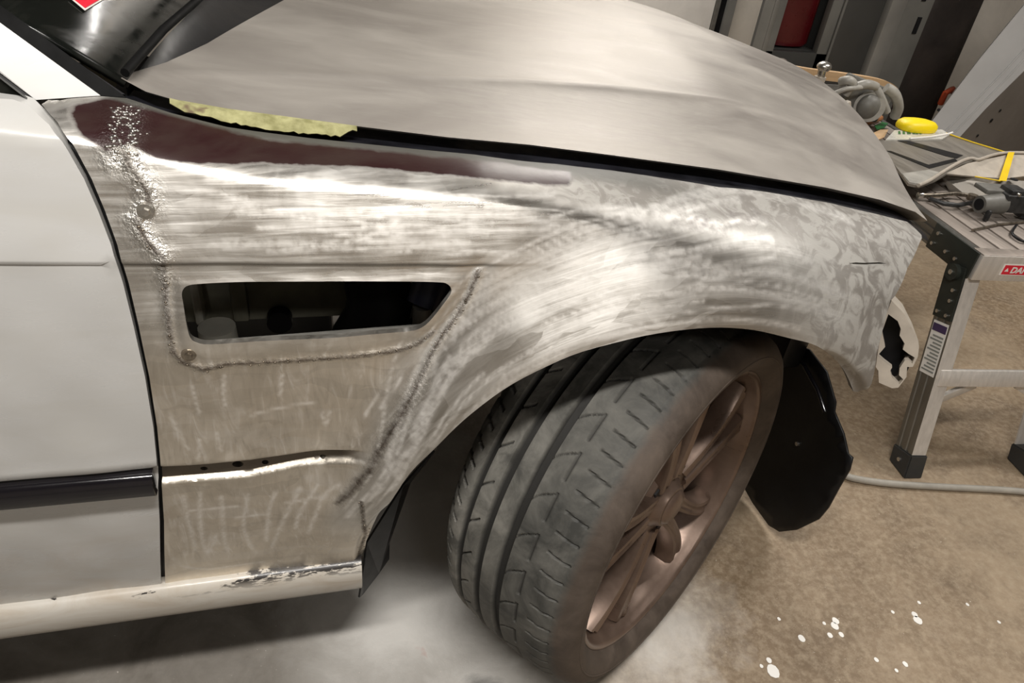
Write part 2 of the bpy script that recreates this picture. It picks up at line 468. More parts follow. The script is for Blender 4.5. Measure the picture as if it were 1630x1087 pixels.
def m_tire():
    t = NT('tire_rubber'); co = t.obj_co()
    sep = t.n('ShaderNodeSeparateXYZ'); t.put(sep.inputs[0], co)
    d = t.noise(co, 16, 6, 0.65, 0.5); f = t.noise(co, 130, 4)
    c = t.mix(t.ramp(d, 0.35, 0.7), (0.045, 0.045, 0.041), (0.145, 0.14, 0.125))
    c = t.mix(t.ramp(sep.outputs[2], 0.03, -0.09, 0, 0.55), c, t.mix(t.ramp(d, 0.4, 0.7), (0.13, 0.125, 0.11), (0.44, 0.42, 0.37)))
    c = t.mix(t.attr('groove'), c, (0.025, 0.024, 0.022))
    br = t.ramp(t.math('ADD', sep.outputs[2], t.math('MULTIPLY', t.math('SUBTRACT', d, 0.5), 0.02)), 0.092, 0.104)
    c = t.mix(t.math('MULTIPLY', br, 0.9), c, t.mix(t.ramp(d, 0.35, 0.7), (0.055, 0.041, 0.032), (0.115, 0.087, 0.068)))
    t.set(Base_Color=c, Roughness=t.ramp(d, 0.3, 0.7, 0.55, 0.8), Specular_IOR_Level=0.3)
    t.set(Normal=t.bump(f, 0.15, 0.002))
    return t.m

def m_rim():
    t = NT('brown_rim'); co = t.obj_co()
    d = t.noise(co, 10, 5, 0.6, 0.6)
    c = t.mix(t.ramp(d, 0.35, 0.7), (0.135, 0.092, 0.070), (0.225, 0.16, 0.125))
    c = t.mix(t.ramp(t.noise(co, 40, 5, 0.7), 0.55, 0.8, 0, 0.35), c, (0.26, 0.20, 0.16))
    t.set(Base_Color=c, Metallic=0.5, Roughness=t.ramp(d, 0.3, 0.7, 0.24, 0.40))
    t.set(Normal=t.bump(t.noise(co, 90, 3), 0.06, 0.002))
    return t.m

def m_tape():
    t = NT('masking_tape_paper'); co = t.geo()
    d = t.noise(t.map(co, (1, 1, 1)), 60, 5, 0.6)
    c = t.mix(t.ramp(d, 0.35, 0.65), (0.22, 0.21, 0.085), (0.40, 0.385, 0.19))
    c = t.mix(t.ramp(t.noise(co, 25, 3), 0.62, 0.66, 0, 0.75), c, (0.10, 0.05, 0.04))
    t.set(Base_Color=c, Roughness=0.8); t.set(Normal=t.bump(d, 0.4, 0.003))
    return t.m

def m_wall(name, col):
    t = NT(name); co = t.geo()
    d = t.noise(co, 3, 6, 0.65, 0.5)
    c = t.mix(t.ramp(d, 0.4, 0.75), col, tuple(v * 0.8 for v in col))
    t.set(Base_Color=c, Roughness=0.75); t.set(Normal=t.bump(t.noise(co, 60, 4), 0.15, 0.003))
    return t.m

def m_brushed(name, col, rough, axis=(120, 120, 4), metal=0.9):
    t = NT(name); co = t.geo()
    s = t.noise(t.map(co, axis), 1.0, 4, 0.6, 0.2); d = t.noise(co, 9, 5, 0.6)
    c = t.mix(t.ramp(s, 0.35, 0.7), tuple(v * 0.85 for v in col), col)
    c = t.mix(t.ramp(d, 0.5, 0.8, 0, 0.4), c, tuple(v * 0.6 for v in col))
    t.set(Base_Color=c, Metallic=metal, Roughness=t.ramp(s, 0.3, 0.7, rough * 0.8, rough * 1.2))
    t.set(Normal=t.bump(s, 0.1, 0.002))
    return t.m

def m_glass():
    t = NT('dark_windscreen'); co = t.geo()
    d = t.noise(co, 14, 5, 0.65, 0.8)
    t.set(Base_Color=t.mix(t.ramp(d, 0.45, 0.7), (0.006, 0.007, 0.006), (0.022, 0.022, 0.019)), Roughness=t.ramp(d, 0.4, 0.7, 0.12, 0.35), Specular_IOR_Level=0.22)
    return t.m

M = dict(
    concrete=m_concrete(), paint=m_paint(), sill=m_sill(), fender=m_fender(), hood=m_hood(), tire=m_tire(), rim=m_rim(),
    tape=m_tape(), glass=m_glass(),
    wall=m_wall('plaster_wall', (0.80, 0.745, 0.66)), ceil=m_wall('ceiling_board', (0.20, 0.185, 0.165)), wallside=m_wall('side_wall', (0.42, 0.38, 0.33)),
    black=simple('black_plastic', (0.010, 0.010, 0.011), 0.42, var=0.3, bump=0.08, spec=0.25),
    liner=simple('liner_plastic', (0.007, 0.007, 0.0075), 0.40, var=0.4, scale=9, bump=0.15, bscale=60, spec=0.25),
    rubber=simple('black_rubber', (0.008, 0.008, 0.008), 0.5, var=0.2, spec=0.2),
    matte=simple('matte_black', (0.007, 0.007, 0.007), 0.6, var=0.3, spec=0.06),
    gloss=simple('black_gloss', (0.008, 0.007, 0.009), 0.14, var=0.2, coat=0.4),
    seal=simple('gutter_black', (0.010, 0.010, 0.013), 0.4, var=0.7, scale=25, spec=0.3),
    bay=simple('engine_bay_paint', (0.32, 0.31, 0.24), 0.5, var=0.3),
    bay_lite=simple('engine_bay_pale', (0.62, 0.60, 0.52), 0.6, var=0.2),
    weld=simple('weld_metal', (0.30, 0.26, 0.21), 0.34, 0.9, var=0.5, scale=120),
    steel=simple('bright_steel', (0.62, 0.60, 0.56), 0.28, 0.95, var=0.2, scale=60),
    cream=simple('cream_plastic', (0.46, 0.41, 0.345), 0.5, var=0.12, scale=30),
    disc=simple('dusty_disc', (0.09, 0.062, 0.048), 0.55, 0.2, var=0.3, scale=20),
    alu=m_brushed('aluminium', (0.74, 0.70, 0.65), 0.45, (120, 120, 4), 0.45), alud=m_brushed('aluminium_side', (0.30, 0.295, 0.275), 0.38),
    deck=m_brushed('aluminium_deck', (0.38, 0.33, 0.29), 0.5, (120, 6, 120), 0.5),
    green_blk=simple('dark_green_bracket', (0.030, 0.034, 0.028), 0.42, 0.3, var=0.25),
    footblk=simple('foot_rubber', (0.035, 0.035, 0.034), 0.5, var=0.25),
    red=simple('label_red', (0.72, 0.015, 0.04), 0.4, var=0.05), white=simple('label_white', (0.85, 0.82, 0.77), 0.5, var=0.05),
    purple=simple('label_purple', (0.06, 0.035, 0.10), 0.5, var=0.1), print_=simple('label_print', (0.26, 0.27, 0.25), 0.6, var=0.1),
    yellow=simple('yellow_plastic', (0.95, 0.72, 0.004), 0.45, var=0.05, scale=30), ytape=simple('yellow_tape', (0.80, 0.55, 0.01), 0.5, var=0.1),
    green=simple('green_print', (0.02, 0.13, 0.035), 0.5, var=0.3, scale=60), film=simple('clear_film', (0.55, 0.54, 0.49), 0.25, var=0.15, scale=40),
    wood=m_brushed('plywood_edge', (0.56, 0.37, 0.20), 0.6, (4, 90, 90), 0.0), cork=simple('orange_wood', (0.36, 0.15, 0.06), 0.5, var=0.25, scale=50),
    grey=simple('grey_plastic', (0.36, 0.345, 0.31), 0.42, var=0.18, scale=30), greyd=simple('grey_plastic_dark', (0.15, 0.145, 0.13), 0.5, var=0.2, scale=30),
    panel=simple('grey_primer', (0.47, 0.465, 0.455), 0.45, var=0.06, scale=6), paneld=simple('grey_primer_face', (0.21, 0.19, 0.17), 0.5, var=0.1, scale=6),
    slab=m_brushed('sheet_grey', (0.30, 0.275, 0.24), 0.45, (60, 8, 60), 0.5), cab=simple('cabinet_grey', (0.055, 0.055, 0.052), 0.35, var=0.15, scale=5),
    cabl=simple('cabinet_corner', (0.30, 0.295, 0.275), 0.4, 0.3, var=0.12, scale=6), cabm=simple('cabinet_side', (0.16, 0.158, 0.145), 0.4, var=0.15, scale=6),
    redcyl=simple('red_enamel', (0.085, 0.003, 0.006), 0.3, var=0.2, scale=6, coat=0.3), dark=simple('dark_cloth', (0.030, 0.022, 0.018), 0.85, var=0.5, scale=5),
    hose=simple('grey_hose', (0.36, 0.335, 0.29), 0.55, var=0.12, scale=30), orange=simple('orange_plastic', (0.35, 0.05, 0.015), 0.5, var=0.2),
    tool=simple('tool_black', (0.045, 0.045, 0.045), 0.40, 0.3, var=0.5, scale=60, bump=0.2, bscale=150), paintspot=simple('white_paint_drop', (0.85, 0.83, 0.78), 0.4, var=0.05),
    navy=simple('navy_plastic', (0.010, 0.013, 0.035), 0.4, var=0.2),
)

# ================================================================ THE SETTING
def slab(name, x0, x1, y0, y1, z0, z1, m, kind='structure'):
    o = box(name, ((x0 + x1) / 2, (y0 + y1) / 2, (z0 + z1) / 2), (x1 - x0, y1 - y0, z1 - z0), m)
    o['kind'] = kind
    return o
WALL_Y = 3.1
fl = slab('floor', -3.6, 5.2, -3.0, WALL_Y + 0.2, -0.1, 0.0, M['concrete'])
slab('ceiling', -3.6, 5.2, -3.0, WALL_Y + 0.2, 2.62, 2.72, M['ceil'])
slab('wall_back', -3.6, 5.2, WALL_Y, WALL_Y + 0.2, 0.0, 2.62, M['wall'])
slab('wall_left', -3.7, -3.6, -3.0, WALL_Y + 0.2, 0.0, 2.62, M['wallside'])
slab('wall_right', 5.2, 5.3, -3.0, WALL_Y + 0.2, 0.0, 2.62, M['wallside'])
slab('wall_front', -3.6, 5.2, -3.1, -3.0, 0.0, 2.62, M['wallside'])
for (p, a, L, w, e) in LAMPS:      # housings above the lamps, the added fill lamp included
    R = Matrix.Rotation(math.radians(a), 3, 'Z')
    t_ = thing('ceiling_light', p, 'long tube lamp hanging below the ceiling', 'lamp', 'tube lamps under the ceiling')
    box('housing', (p[0], p[1], p[2] + 0.035), (L + 0.06, w + 0.03, 0.05), M['white'], t_, R, 0.004)
    for s in (-1, 1):
        q = Vector(p) + R @ Vector((s * L * 0.4, 0, 0))
        cyl('hanger', (q.x, q.y, p[2] + 0.06), (q.x, q.y, 2.62), 0.004, M['steel'], t_, n=8)

# ================================================================ THE CAR
CAR = thing('car', (0, 0.88, 0), 'white coupe with front wing and bonnet sanded to bare metal, front wheel turned', 'car')
WC = np.array([0.0074, 0.118, 0.3262])          # wheel centre

FT = np.array([(-1.9, 1.00), (-0.80, .962), (-.70, .950), (-.641, .941), (-.613, .931), (-.577, .921), (-.527, .911), (-.417, .900), (-.297, .890), (-.199, .879),
               (-.058, .863), (.101, .843), (.21, .822), (.31, .798), (.379, .780), (.439, .755), (.60, .69)])
def ztop(X): return np.interp(X, FT[:, 0], FT[:, 1])
def taper(X): return 0.38 * np.maximum(0, X - 0.05) ** 2
def zbelt(X): return 0.8195 - 0.034 * (X + 0.65)
LIP = [(583, 862), (600, 822), (640, 770), (690, 715), (740, 668), (800, 622), (870, 583), (950, 553), (1050, 530), (1130, 522), (1200, 525), (1260, 539),
       (1299, 550), (1321, 564), (1339, 583), (1351, 604), (1358, 622)]
_lip = np.array([aY(x, y, -0.005 + 0.38 * max(0, aY(x, y, 0)[0] - .05) ** 2)[[0, 2]] for x, y in LIP])
_lth = np.arctan2(_lip[:, 1] - 0.33, -_lip[:, 0]); _lr = np.hypot(_lip[:, 0], _lip[:, 1] - 0.33)
_o = np.argsort(_lth); _lth, _lr = _lth[_o], _lr[_o]
def arch_d(X, Z):
    th = np.arctan2(Z - 0.33, -X); r = np.hypot(X, Z - 0.33)
    return r - np.interp(th, _lth, _lr), th
LQ = 0.085
def roll(X): return 0.020 + 0.052 * ss(-0.30, 0.10, X)
def vtop(X): return ztop(X) - roll(X) + LQ
def side(X, Z, relief=True):
    """depth Y of the car's side at (X, Z), below the shoulder"""
    zt = ztop(X); zb = np.minimum(zbelt(X), zt - 0.075)
    Y = taper(X) + 0.38 * np.maximum(0, 0.62 - Z) ** 2 + 0.16 * np.clip(Z - 0.62, 0, 0.25) ** 2
    sv = np.clip((Z - zb) / (zt - zb), 0, 1)
    Y = Y + 0.024 * sv ** 1.6
    fade = 1 - ss(-0.36, -0.22, X)
    g = (Z - zbelt(X))
    Y = Y + fade * (-0.0028 * np.exp(-np.maximum(0, g) / 0.03) * ss(-.0018, .0018, g))
    d, th = arch_d(X, Z)
    amp = 0.036 * (1 - ss(0.012, 0.135, d)) * ss(-0.2, 0.5, th)
    Y = Y - np.where(d < 0.2, amp, 0)
    Y = Y + 0.010 * (1 - ss(0.0, 0.012, d)) * (d > -0.05)          # rolled lip
    if relief and RELIEF is not None: Y = Y + RELIEF(X, Z)
    return Y
def surf(X, V, relief=True):
    """point of the car's side; V is the height up to the shoulder, then runs on over it"""
    X = np.asarray(X, float); V = np.asarray(V, float)
    zt = ztop(X); ro = roll(X); z1 = zt - ro
    q = np.maximum(0, (V - z1) / LQ)
    Y1 = side(X, np.minimum(V, z1), relief); Yt = 0.112 + taper(X)
    fm = math.radians(84); f0 = np.radians(8 + 14 * ss(-0.3, 0.1, X)); f = f0 + np.minimum(q, 1.0) * (fm - f0)
    Y = Y1 + (Yt - Y1) * (np.cos(f0) - np.cos(f)) / (np.cos(f0) - math.cos(fm)) + np.maximum(0, q - 1) * LQ
    Z = np.where(q > 0, z1 + ro * (np.sin(f) - np.sin(f0)) / (math.sin(fm) - np.sin(f0)), V)
    return np.stack([X, Y, Z], -1)
def body(X, V, relief=True): return surf(X, V, relief)[..., 1]
RELIEF = None
def to_px(P):
    q = CAM_M @ (np.asarray(P) - CAM_C); return np.array([815 + FPX * q[0] / q[2], 543.5 + FPX * q[1] / q[2]])
def on_body(pts, relief=False):
    out = []
    for x, y in pts:
        P = aY(x, y, 0.02); u = np.array([P[0], P[2]]); t = np.array([x, y], float)
        Y = 0.02
        for i in range(40):
            P = aY(x, y, Y); Y = 0.5 * Y + 0.5 * float(np.clip(side(P[0], P[2], relief), -0.1, 0.6))
        if P[2] < ztop(P[0]) - roll(P[0]) - 0.002:
            out.append((P[0], P[2])); continue
        for i in range(40):
            r = to_px(surf(u[0], u[1], relief)) - t
            if abs(r).max() < 0.02: break
            h = 1e-5
            J = np.stack([(to_px(surf(u[0] + h, u[1], relief)) - t - r) / h, (to_px(surf(u[0], u[1] + h, relief)) - t - r) / h], 1)
            du = -np.linalg.solve(J + 1e-9 * np.eye(2), r)
            du *= min(1.0, 0.03 / (np.abs(du).max() + 1e-12))
            u = u + du
        out.append((u[0], u[1]))
    return np.array(out)

FR_TOP = [(1467, 374), (1444, 353), (1401, 342), (1315, 322), (1229, 307), (1144, 298), (1058, 284), (972, 271), (886, 261), (756, 246), (669, 238), (582, 229), (495, 220),
          (408, 209), (361, 202), (321, 192), (273, 180), (232, 166), (201, 156)]
FR_REAR = [(66, 166), (92, 195), (122, 240), (146, 285), (167, 335), (187, 390), (205, 450), (221, 520), (238, 600), (250, 680), (256, 740), (261, 830), (264, 939)]
FR_FRONT = [(1358, 623), (1366, 624), (1377, 620), (1387, 610), (1392, 586), (1395, 562), (1401, 539), (1418, 479), (1444, 427), (1464, 387)]
top_pts = on_body(FR_TOP)
out_rear = on_body([(160, 153), (110, 157)] + FR_REAR)
out_bot = on_body([(264, 941), (360, 929), (470, 917), (577, 904)])
out_lip = catmull(on_body(LIP), 4)
out_front = on_body(FR_FRONT)
fender_outline = np.vstack([out_rear, out_bot, out_lip, out_front, top_pts])
VENT = [(290, 466), (293, 457), (301, 452), (318, 450), (365, 448), (477, 446), (618, 446), (695, 447), (710, 449), (717, 456), (716, 466), (703, 484), (686, 505), (671, 518), (647, 525),
        (562, 532), (477, 537), (404, 541), (336, 545), (315, 542), (304, 535), (298, 516), (292, 480)]
vent = on_body(VENT)
SLIT = [(1350, 419), (1362, 417.5), (1400, 418), (1412, 420), (1400, 421.5), (1362, 421)]
slit = on_body(SLIT)
def ell(cx, cy, rx, ry, n=14, tilt=0.0):
    return [(cx + rx * math.cos(a) * math.cos(tilt) - ry * math.sin(a) * math.sin(tilt), cy + rx * math.cos(a) * math.sin(tilt) + ry * math.sin(a) * math.cos(tilt))
            for a in np.linspace(0, 2 * math.pi, n, endpoint=False)]
mould_holes = [on_body(ell(*a)) for a in ((378, 744.5, 9, 4.5), (422, 741.5, 5.5, 3.5), (324, 751, 6, 3), (514, 731.5, 5, 2.5))]
G_UP = on_body([(255, 742), (400, 731), (588, 717)]); G_LO = on_body([(255, 771), (400, 757), (572, 737)])
W_SEAM = on_body([(196, 240), (205, 262), (222, 285), (234, 305), (238, 325), (226, 340), (218, 352), (230, 378), (245, 395), (258, 410), (260, 430), (262, 445)])
W_VENT = on_body([(262, 445), (265, 480), (269, 520), (276, 560), (290, 574), (325, 587), (360, 579), (430, 576), (500, 571), (560, 567), (610, 561), (640, 556), (668, 546), (688, 530)])
W_TOP = on_body([(262, 424), (330, 428), (420, 424), (520, 420), (640, 423), (755, 424)])
W_FLARE = on_body([(762, 432), (750, 465), (732, 500), (705, 535), (688, 565), (668, 610), (645, 655), (612, 705), (592, 745), (562, 780), (540, 803)])
W_LOW = on_body([(575, 800), (582, 850), (570, 888), (545, 906), (420, 921)])
LEAD = on_body([(188, 172), (181, 200), (184, 230), (182, 255)]), on_body([(196, 168), (200, 195), (212, 212), (205, 240)]), on_body([(212, 170), (208, 190), (216, 210)])
def poly_in(X, Z, px): return inside(np.stack([np.ravel(X), np.ravel(Z)], 1), on_body(px))
_plate = on_body([(268, 436), (700, 430), (752, 436), (740, 470), (700, 520), (668, 543), (560, 561), (430, 570), (330, 578), (292, 566), (279, 550), (272, 500)])
def relief(X, Z):
    sh = np.shape(X); P = np.stack([np.ravel(X), np.ravel(Z)], 1)
    r = np.zeros(len(P))
    # pressed groove for the side moulding
    lo = np.interp(P[:, 0], G_LO[:, 0], G_LO[:, 1]); hi = np.interp(P[:, 0], G_UP[:, 0], G_UP[:, 1])
    w = ss(0.0, 0.005, hi - P[:, 1]) * ss(0.0, 0.005, P[:, 1] - lo) * ss(-0.425, -0.452, P[:, 0])
    r += 0.0065 * w
    r -= 0.0014 * np.exp(-((P[:, 1] - hi - .003) / 0.005) ** 2) * ss(-0.42, -0.46, P[:, 0])
    r -= 0.0012 * np.exp(-((P[:, 1] - lo + .002) / 0.003) ** 2) * ss(-0.42, -0.46, P[:, 0])
    # raised plate around the side vent, its weld bead
    dv = seg_dist(P, np.vstack([_plate, _plate[:1]])); ins = inside(P, _plate)
    r -= 0.003 * np.where(ins, ss(0, 0.012, dv), 0)
    dw = np.minimum(seg_dist(P, W_VENT), np.minimum(seg_dist(P, W_FLARE), seg_dist(P, W_SEAM)))
    r -= 0.0009 * np.exp(-(dw / 0.004) ** 2)
    df = seg_dist(P, W_FLARE)
    r += 0.0035 * np.exp(-(df / 0.016) ** 2)
    # oil-canning of the sheet
    X_, Z_ = P[:, 0], P[:, 1]
    r += 0.0011 * np.sin(23 * X_ + 3 * np.sin(11 * Z_)) * np.sin(19 * Z_ + 2 * np.sin(13 * X_)) * ss(0.86, 0.80, Z_)
    r += 0.0006 * np.sin(61 * X_ + 1.7) * np.sin(47 * Z_ + 5 * X_) * ss(0.9, 0.84, Z_)
    return r.reshape(sh)
RELIEF = relief
def side3d(uv): return surf(uv[:, 0], uv[:, 1])
def turn_in(depths, shrink):
    def f(q, e):
        c = q.mean(0); n = len(q)
        t = np.roll(q, -1, 0) - np.roll(q, 1, 0); nrm = np.stack([-t[:, 1], t[:, 0]], 1); nrm /= np.linalg.norm(nrm, axis=1)[:, None] + 1e-9
        if inside(q[:1] + nrm[:1] * 0.002, q)[0] == (shrink < 0): nrm = -nrm
        rows = []
        for k, dp in enumerate(depths):
            r = e.copy(); s = abs(shrink) * (k + 1) / len(depths)
            up = ss(0.03, 0.004, vtop(q[:, 0]) - q[:, 1]) if shrink > 0 else 0.0
            r[:, 1] += dp * (1 - 0.8 * up); r[:, 2] -= dp * up
            r[:, 0] += nrm[:, 0] * s; r[:, 2] += nrm[:, 1] * s
            rows.append(r)
        return rows
    return f
def line_attr(lines, w):
    def f(UV, V):
        d = np.full(len(UV), 1e9)
        for L in lines: d = np.minimum(d, seg_dist(UV, L))
        return np.exp(-(d / w) ** 2)
    return f
# hand-made strokes on the panel
STROKES = []
def strokes_px(lst, w): STROKES.extend((on_body(catmull(l, 5)), w) for l in lst)
strokes_px([[(292, 790), (300, 830), (312, 875)], [(318, 785), (320, 840), (330, 880), (345, 850)], [(352, 790), (356, 850), (362, 878)], [(395, 785), (388, 840), (402, 872)],
            [(440, 780), (428, 812), (424, 860)], [(478, 776), (455, 820), (432, 872)], [(505, 772), (478, 815), (470, 840)], [(540, 772), (515, 790), (498, 830), (490, 848)],
            [(300, 815), (340, 810), (380, 806)], [(375, 825), (420, 818)], [(455, 800), (520, 790)], [(290, 900), (330, 905), (380, 900), (420, 895)]], 0.0024)
strokes_px([[(306, 610), (312, 640), (318, 660)], [(357, 596), (356, 620), (358, 650)], [(450, 595), (446, 630)], [(400, 660), (440, 650), (500, 640)], [(512, 655), (518, 675), (525, 655)],
            [(600, 625), (592, 645), (582, 660)], [(640, 600), (622, 625), (606, 650)], [(318, 700), (316, 730)], [(345, 690), (352, 718)], [(270, 660), (290, 700), (300, 715)]], 0.0016)
strokes_px([[(655, 690), (672, 655), (695, 610), (715, 570)], [(662, 680), (690, 640), (730, 585), (760, 550)], [(690, 600), (700, 560), (718, 528), (735, 505)], [(705, 620), (740, 570), (790, 530)],
            [(745, 700), (770, 672), (800, 650)], [(760, 560), (800, 520), (850, 480)], [(770, 640), (840, 590), (900, 560)], [(800, 600), (880, 560), (960, 535)]], 0.0024)
strokes_px([[(800, 470), (860, 430), (930, 395), (1010, 372), (1090, 362), (1180, 375)], [(830, 500), (900, 460), (980, 430), (1060, 420)], [(960, 480), (1040, 470), (1110, 455), (1125, 430)],
            [(880, 345), (960, 330), (1060, 340), (1150, 360)], [(840, 560), (940, 505), (1040, 490), (1120, 480)], [(260, 300), (330, 305), (390, 318)], [(300, 325), (400, 330), (520, 340), (600, 342)], [(330, 285), (450, 292), (600, 300), (760, 312), (880, 310)]], 0.0028)  # flare and shoulder strokes, partly painted highlights
for k in range(46):   # arcs left by the sander around the arch
    a0 = rng.uniform(0.25, 1.5); a1 = a0 + rng.uniform(0.25, 0.7); dd = rng.uniform(0.012, 0.17); sl = rng.uniform(-0.04, 0.03)
    th = np.linspace(a0, min(a1, 2.0), 14); r = np.interp(th, _lth, _lr) + dd * (0.3 + 0.7 * ss(0.4, 1.0, th)) + sl * (th - a0)
    STROKES.append((np.stack([-r * np.cos(th), 0.33 + r * np.sin(th)], 1), rng.uniform(0.0012, 0.0035)))
for k in range(22):   # long passes along the shoulder
    x0 = rng.uniform(-0.58, -0.3); x1 = x0 + rng.uniform(0.05, 0.25); z0 = rng.uniform(0.825, 0.875)
    STROKES.append((np.array([(x0, z0), ((x0 + x1) / 2, z0 - 0.002), (x1, z0 - rng.uniform(0.0, 0.018))]), rng.uniform(0.0012, 0.003)))
def stroke_attr(UV, V):
    s = np.zeros(len(UV))
    for L, w in STROKES:
        lo, hi = L.min(0) - 0.02, L.max(0) + 0.02
        m = ((UV > lo) & (UV < hi)).all(1)
        if m.any(): s[m] = np.maximum(s[m], np.exp(-(seg_dist(UV[m], L) / w) ** 2))
    return s
mar1 = on_body([(120, 170), (170, 160), (300, 196), (420, 226), (600, 244), (800, 262), (905, 277), (903, 292), (780, 282), (600, 264), (420, 256), (330, 258), (250, 250), (205, 225), (170, 240), (135, 215)])
mar2 = [on_body(q) for q in (ell(1120, 360, 60, 14, 16, 0.1), ell(1060, 385, 16, 20, 12), ell(1190, 345, 45, 12, 12, 0.2))]
def maroon_attr(UV, V):
    d = seg_dist(UV, np.vstack([mar1, mar1[:1]])); v = np.clip(0.68 + np.where(inside(UV, mar1), d, -d) * 45, 0, 1)
    for q in mar2:
        dq = seg_dist(UV, np.vstack([q, q[:1]])); v = np.maximum(v, np.where(inside(UV, q), 0.40 + 5 * np.minimum(dq, 0.025), 0.38 * np.exp(-dq / 0.015)))
    return v
def flow_attr(UV, V):
    d, th = arch_d(UV[:, 0], UV[:, 1]); return np.stack([d, th * 0.42, np.zeros(len(d))], 1)
def flare_attr(UV, V):
    d, th = arch_d(UV[:, 0], UV[:, 1])
    back = seg_dist(UV, W_FLARE)
    d = d / (0.42 + 0.58 * ss(0.35, 1.0, th))
    return (1 - ss(0.10, 0.19, d)) * ss(0.1, 0.35, th)
def front_attr(UV, V):
    top = ss(0.03, 0.085, UV[:, 1] - (ztop(UV[:, 0]) - 0.075))
    return ss(0.0, 0.20, UV[:, 0] + 0.30 * top + 0.25 * (UV[:, 1] - 0.75))
def edge_attr(UV, V): return np.exp(-(seg_dist(UV, top_pts[1:]) / 0.022) ** 4) * ss(0.02, -0.12, UV[:, 0])
def heat_attr(UV, V):
    d = np.minimum(seg_dist(UV, np.vstack([vent, vent[:1]])), np.minimum(seg_dist(UV, W_FLARE), seg_dist(UV, W_VENT))); return np.exp(-(d / 0.03) ** 2)
def soot_attr(UV, V):
    v = np.maximum(0, 0.9 * line_attr([W_SEAM, W_VENT, W_FLARE, W_LOW], 0.0048)(UV, V))
    v = np.maximum(v, 0.72 * line_attr([W_FLARE[5:]], 0.012)(UV, V))
    lo = np.interp(UV[:, 0], G_LO[:, 0], G_LO[:, 1]); hi = np.interp(UV[:, 0], G_UP[:, 0], G_UP[:, 1])
    return v
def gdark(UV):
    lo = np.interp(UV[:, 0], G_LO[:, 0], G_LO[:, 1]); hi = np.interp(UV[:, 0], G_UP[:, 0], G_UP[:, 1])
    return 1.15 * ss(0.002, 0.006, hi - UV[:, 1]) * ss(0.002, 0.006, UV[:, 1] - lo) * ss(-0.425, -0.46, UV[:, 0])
def crease_attr(UV, V): return np.exp(-((UV[:, 1] - zbelt(UV[:, 0])) / 0.0024) ** 2) * ss(-0.22, -0.34, UV[:, 0]) + gdark(UV)  # crease shadow put into the colour; gdark adds the groove
def tang_attr(UV, V):
    h_ = 1e-4; a = surf(UV[:, 0], UV[:, 1], False)
    dv = surf(UV[:, 0], UV[:, 1] + h_, False) - a; du = surf(UV[:, 0] + h_, UV[:, 1], False) - a
    th = arch_d(UV[:, 0], UV[:, 1])[1]; w_ = flare_attr(UV, V)[:, None]
    rad = -np.cos(th)[:, None] * du + np.sin(th)[:, None] * dv
    t_ = dv * (1 - w_) + rad * w_; return t_ / (np.linalg.norm(t_, axis=1)[:, None] + 1e-12)
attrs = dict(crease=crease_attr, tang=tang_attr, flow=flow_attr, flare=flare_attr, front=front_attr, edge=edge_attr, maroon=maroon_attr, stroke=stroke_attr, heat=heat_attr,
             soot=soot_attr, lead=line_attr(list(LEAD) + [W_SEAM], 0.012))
_bx = np.linspace(-0.66, -0.24, 40)
_zl = lambda off: np.stack([_bx, zbelt(_bx) + off], 1)
def _gl(L, off): 
    x_ = np.linspace(-0.70, -0.43, 30); return np.stack([x_, np.interp(x_, L[:, 0], L[:, 1]) + off], 1)
feat = [_zl(o_) for o_ in (-.0055, -.0035, -.0018, 0, .0018, .0035, .0055)] + [ _gl(G_UP, 0), _gl(G_UP, -.0025), _gl(G_UP, -.005), _gl(G_UP, -.007), _gl(G_UP, .003), _gl(G_UP, .006), _gl(G_LO, 0), _gl(G_LO, .0025), _gl(G_LO, .005), _gl(G_LO, .007), _gl(G_LO, -.002), _gl(G_LO, -.005)]
vent = catmull(vent, 3, True)
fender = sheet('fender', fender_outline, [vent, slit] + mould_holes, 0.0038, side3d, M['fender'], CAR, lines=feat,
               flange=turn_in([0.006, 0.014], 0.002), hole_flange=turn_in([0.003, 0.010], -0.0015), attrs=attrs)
fender['label'] = 'bare sanded steel front wing with an open side vent'

def lumps(name, line, step, r, m, parent, jit=0.3):
    """weld spatter: small faceted beads laid along a seam"""
    V = []; F = []
    P = resample(line, step, False)
    base = [(1, 0, 0), (-1, 0, 0), (0, 1, 0), (0, -1, 0), (0, 0, 1), (0, 0, -1)]
    fs = [(0, 2, 4), (2, 1, 4), (1, 3, 4), (3, 0, 4), (2, 0, 5), (1, 2, 5), (3, 1, 5), (0, 3, 5)]
    for p in P:
        q = p + rng.normal(0, jit * step, 2); c_ = surf(q[0], q[1])
        a = rng.uniform(0, 3); s = r * rng.uniform(0.5, 1.3); b0 = len(V)
        for bx, by, bz in base:
            V.append((c_[0] + s * 1.4 * (bx * math.cos(a) - bz * math.sin(a)), c_[1] + 0.6 * s * by, c_[2] + s * (bx * math.sin(a) + bz * math.cos(a))))
        F += [tuple(b0 + i for i in f) for f in fs]
    o = obj(name, V, F, m, parent, True)
    o['kind'] = 'stuff'
    return o
for L in (W_SEAM, W_VENT, W_FLARE[:5], W_LOW): lumps('weld_bead', L, 0.008, 0.0012, M['weld'], fender)
for L in LEAD: lumps('solder_drip', L, 0.0016, 0.0017, M['steel'], fender, 2.0)
def bolt(x, y, r, parent, m):
    p = on_body([(x, y)])[0]; p = surf(p[0], p[1]); Y = float(p[1]); p = (p[0], p[2])
    bm = bmesh.new()
    bm_cyl(bm, (p[0], Y + 0.002, p[1]), (p[0], Y - 0.002, p[1]), r * 1.5, r * 1.35, 16)
    bm_cyl(bm, (p[0], Y - 0.001, p[1]), (p[0], Y - 0.0045, p[1]), r * 0.8, r * 0.7, 6)
    return from_bm('bolt', bm, m, parent, True, 30)
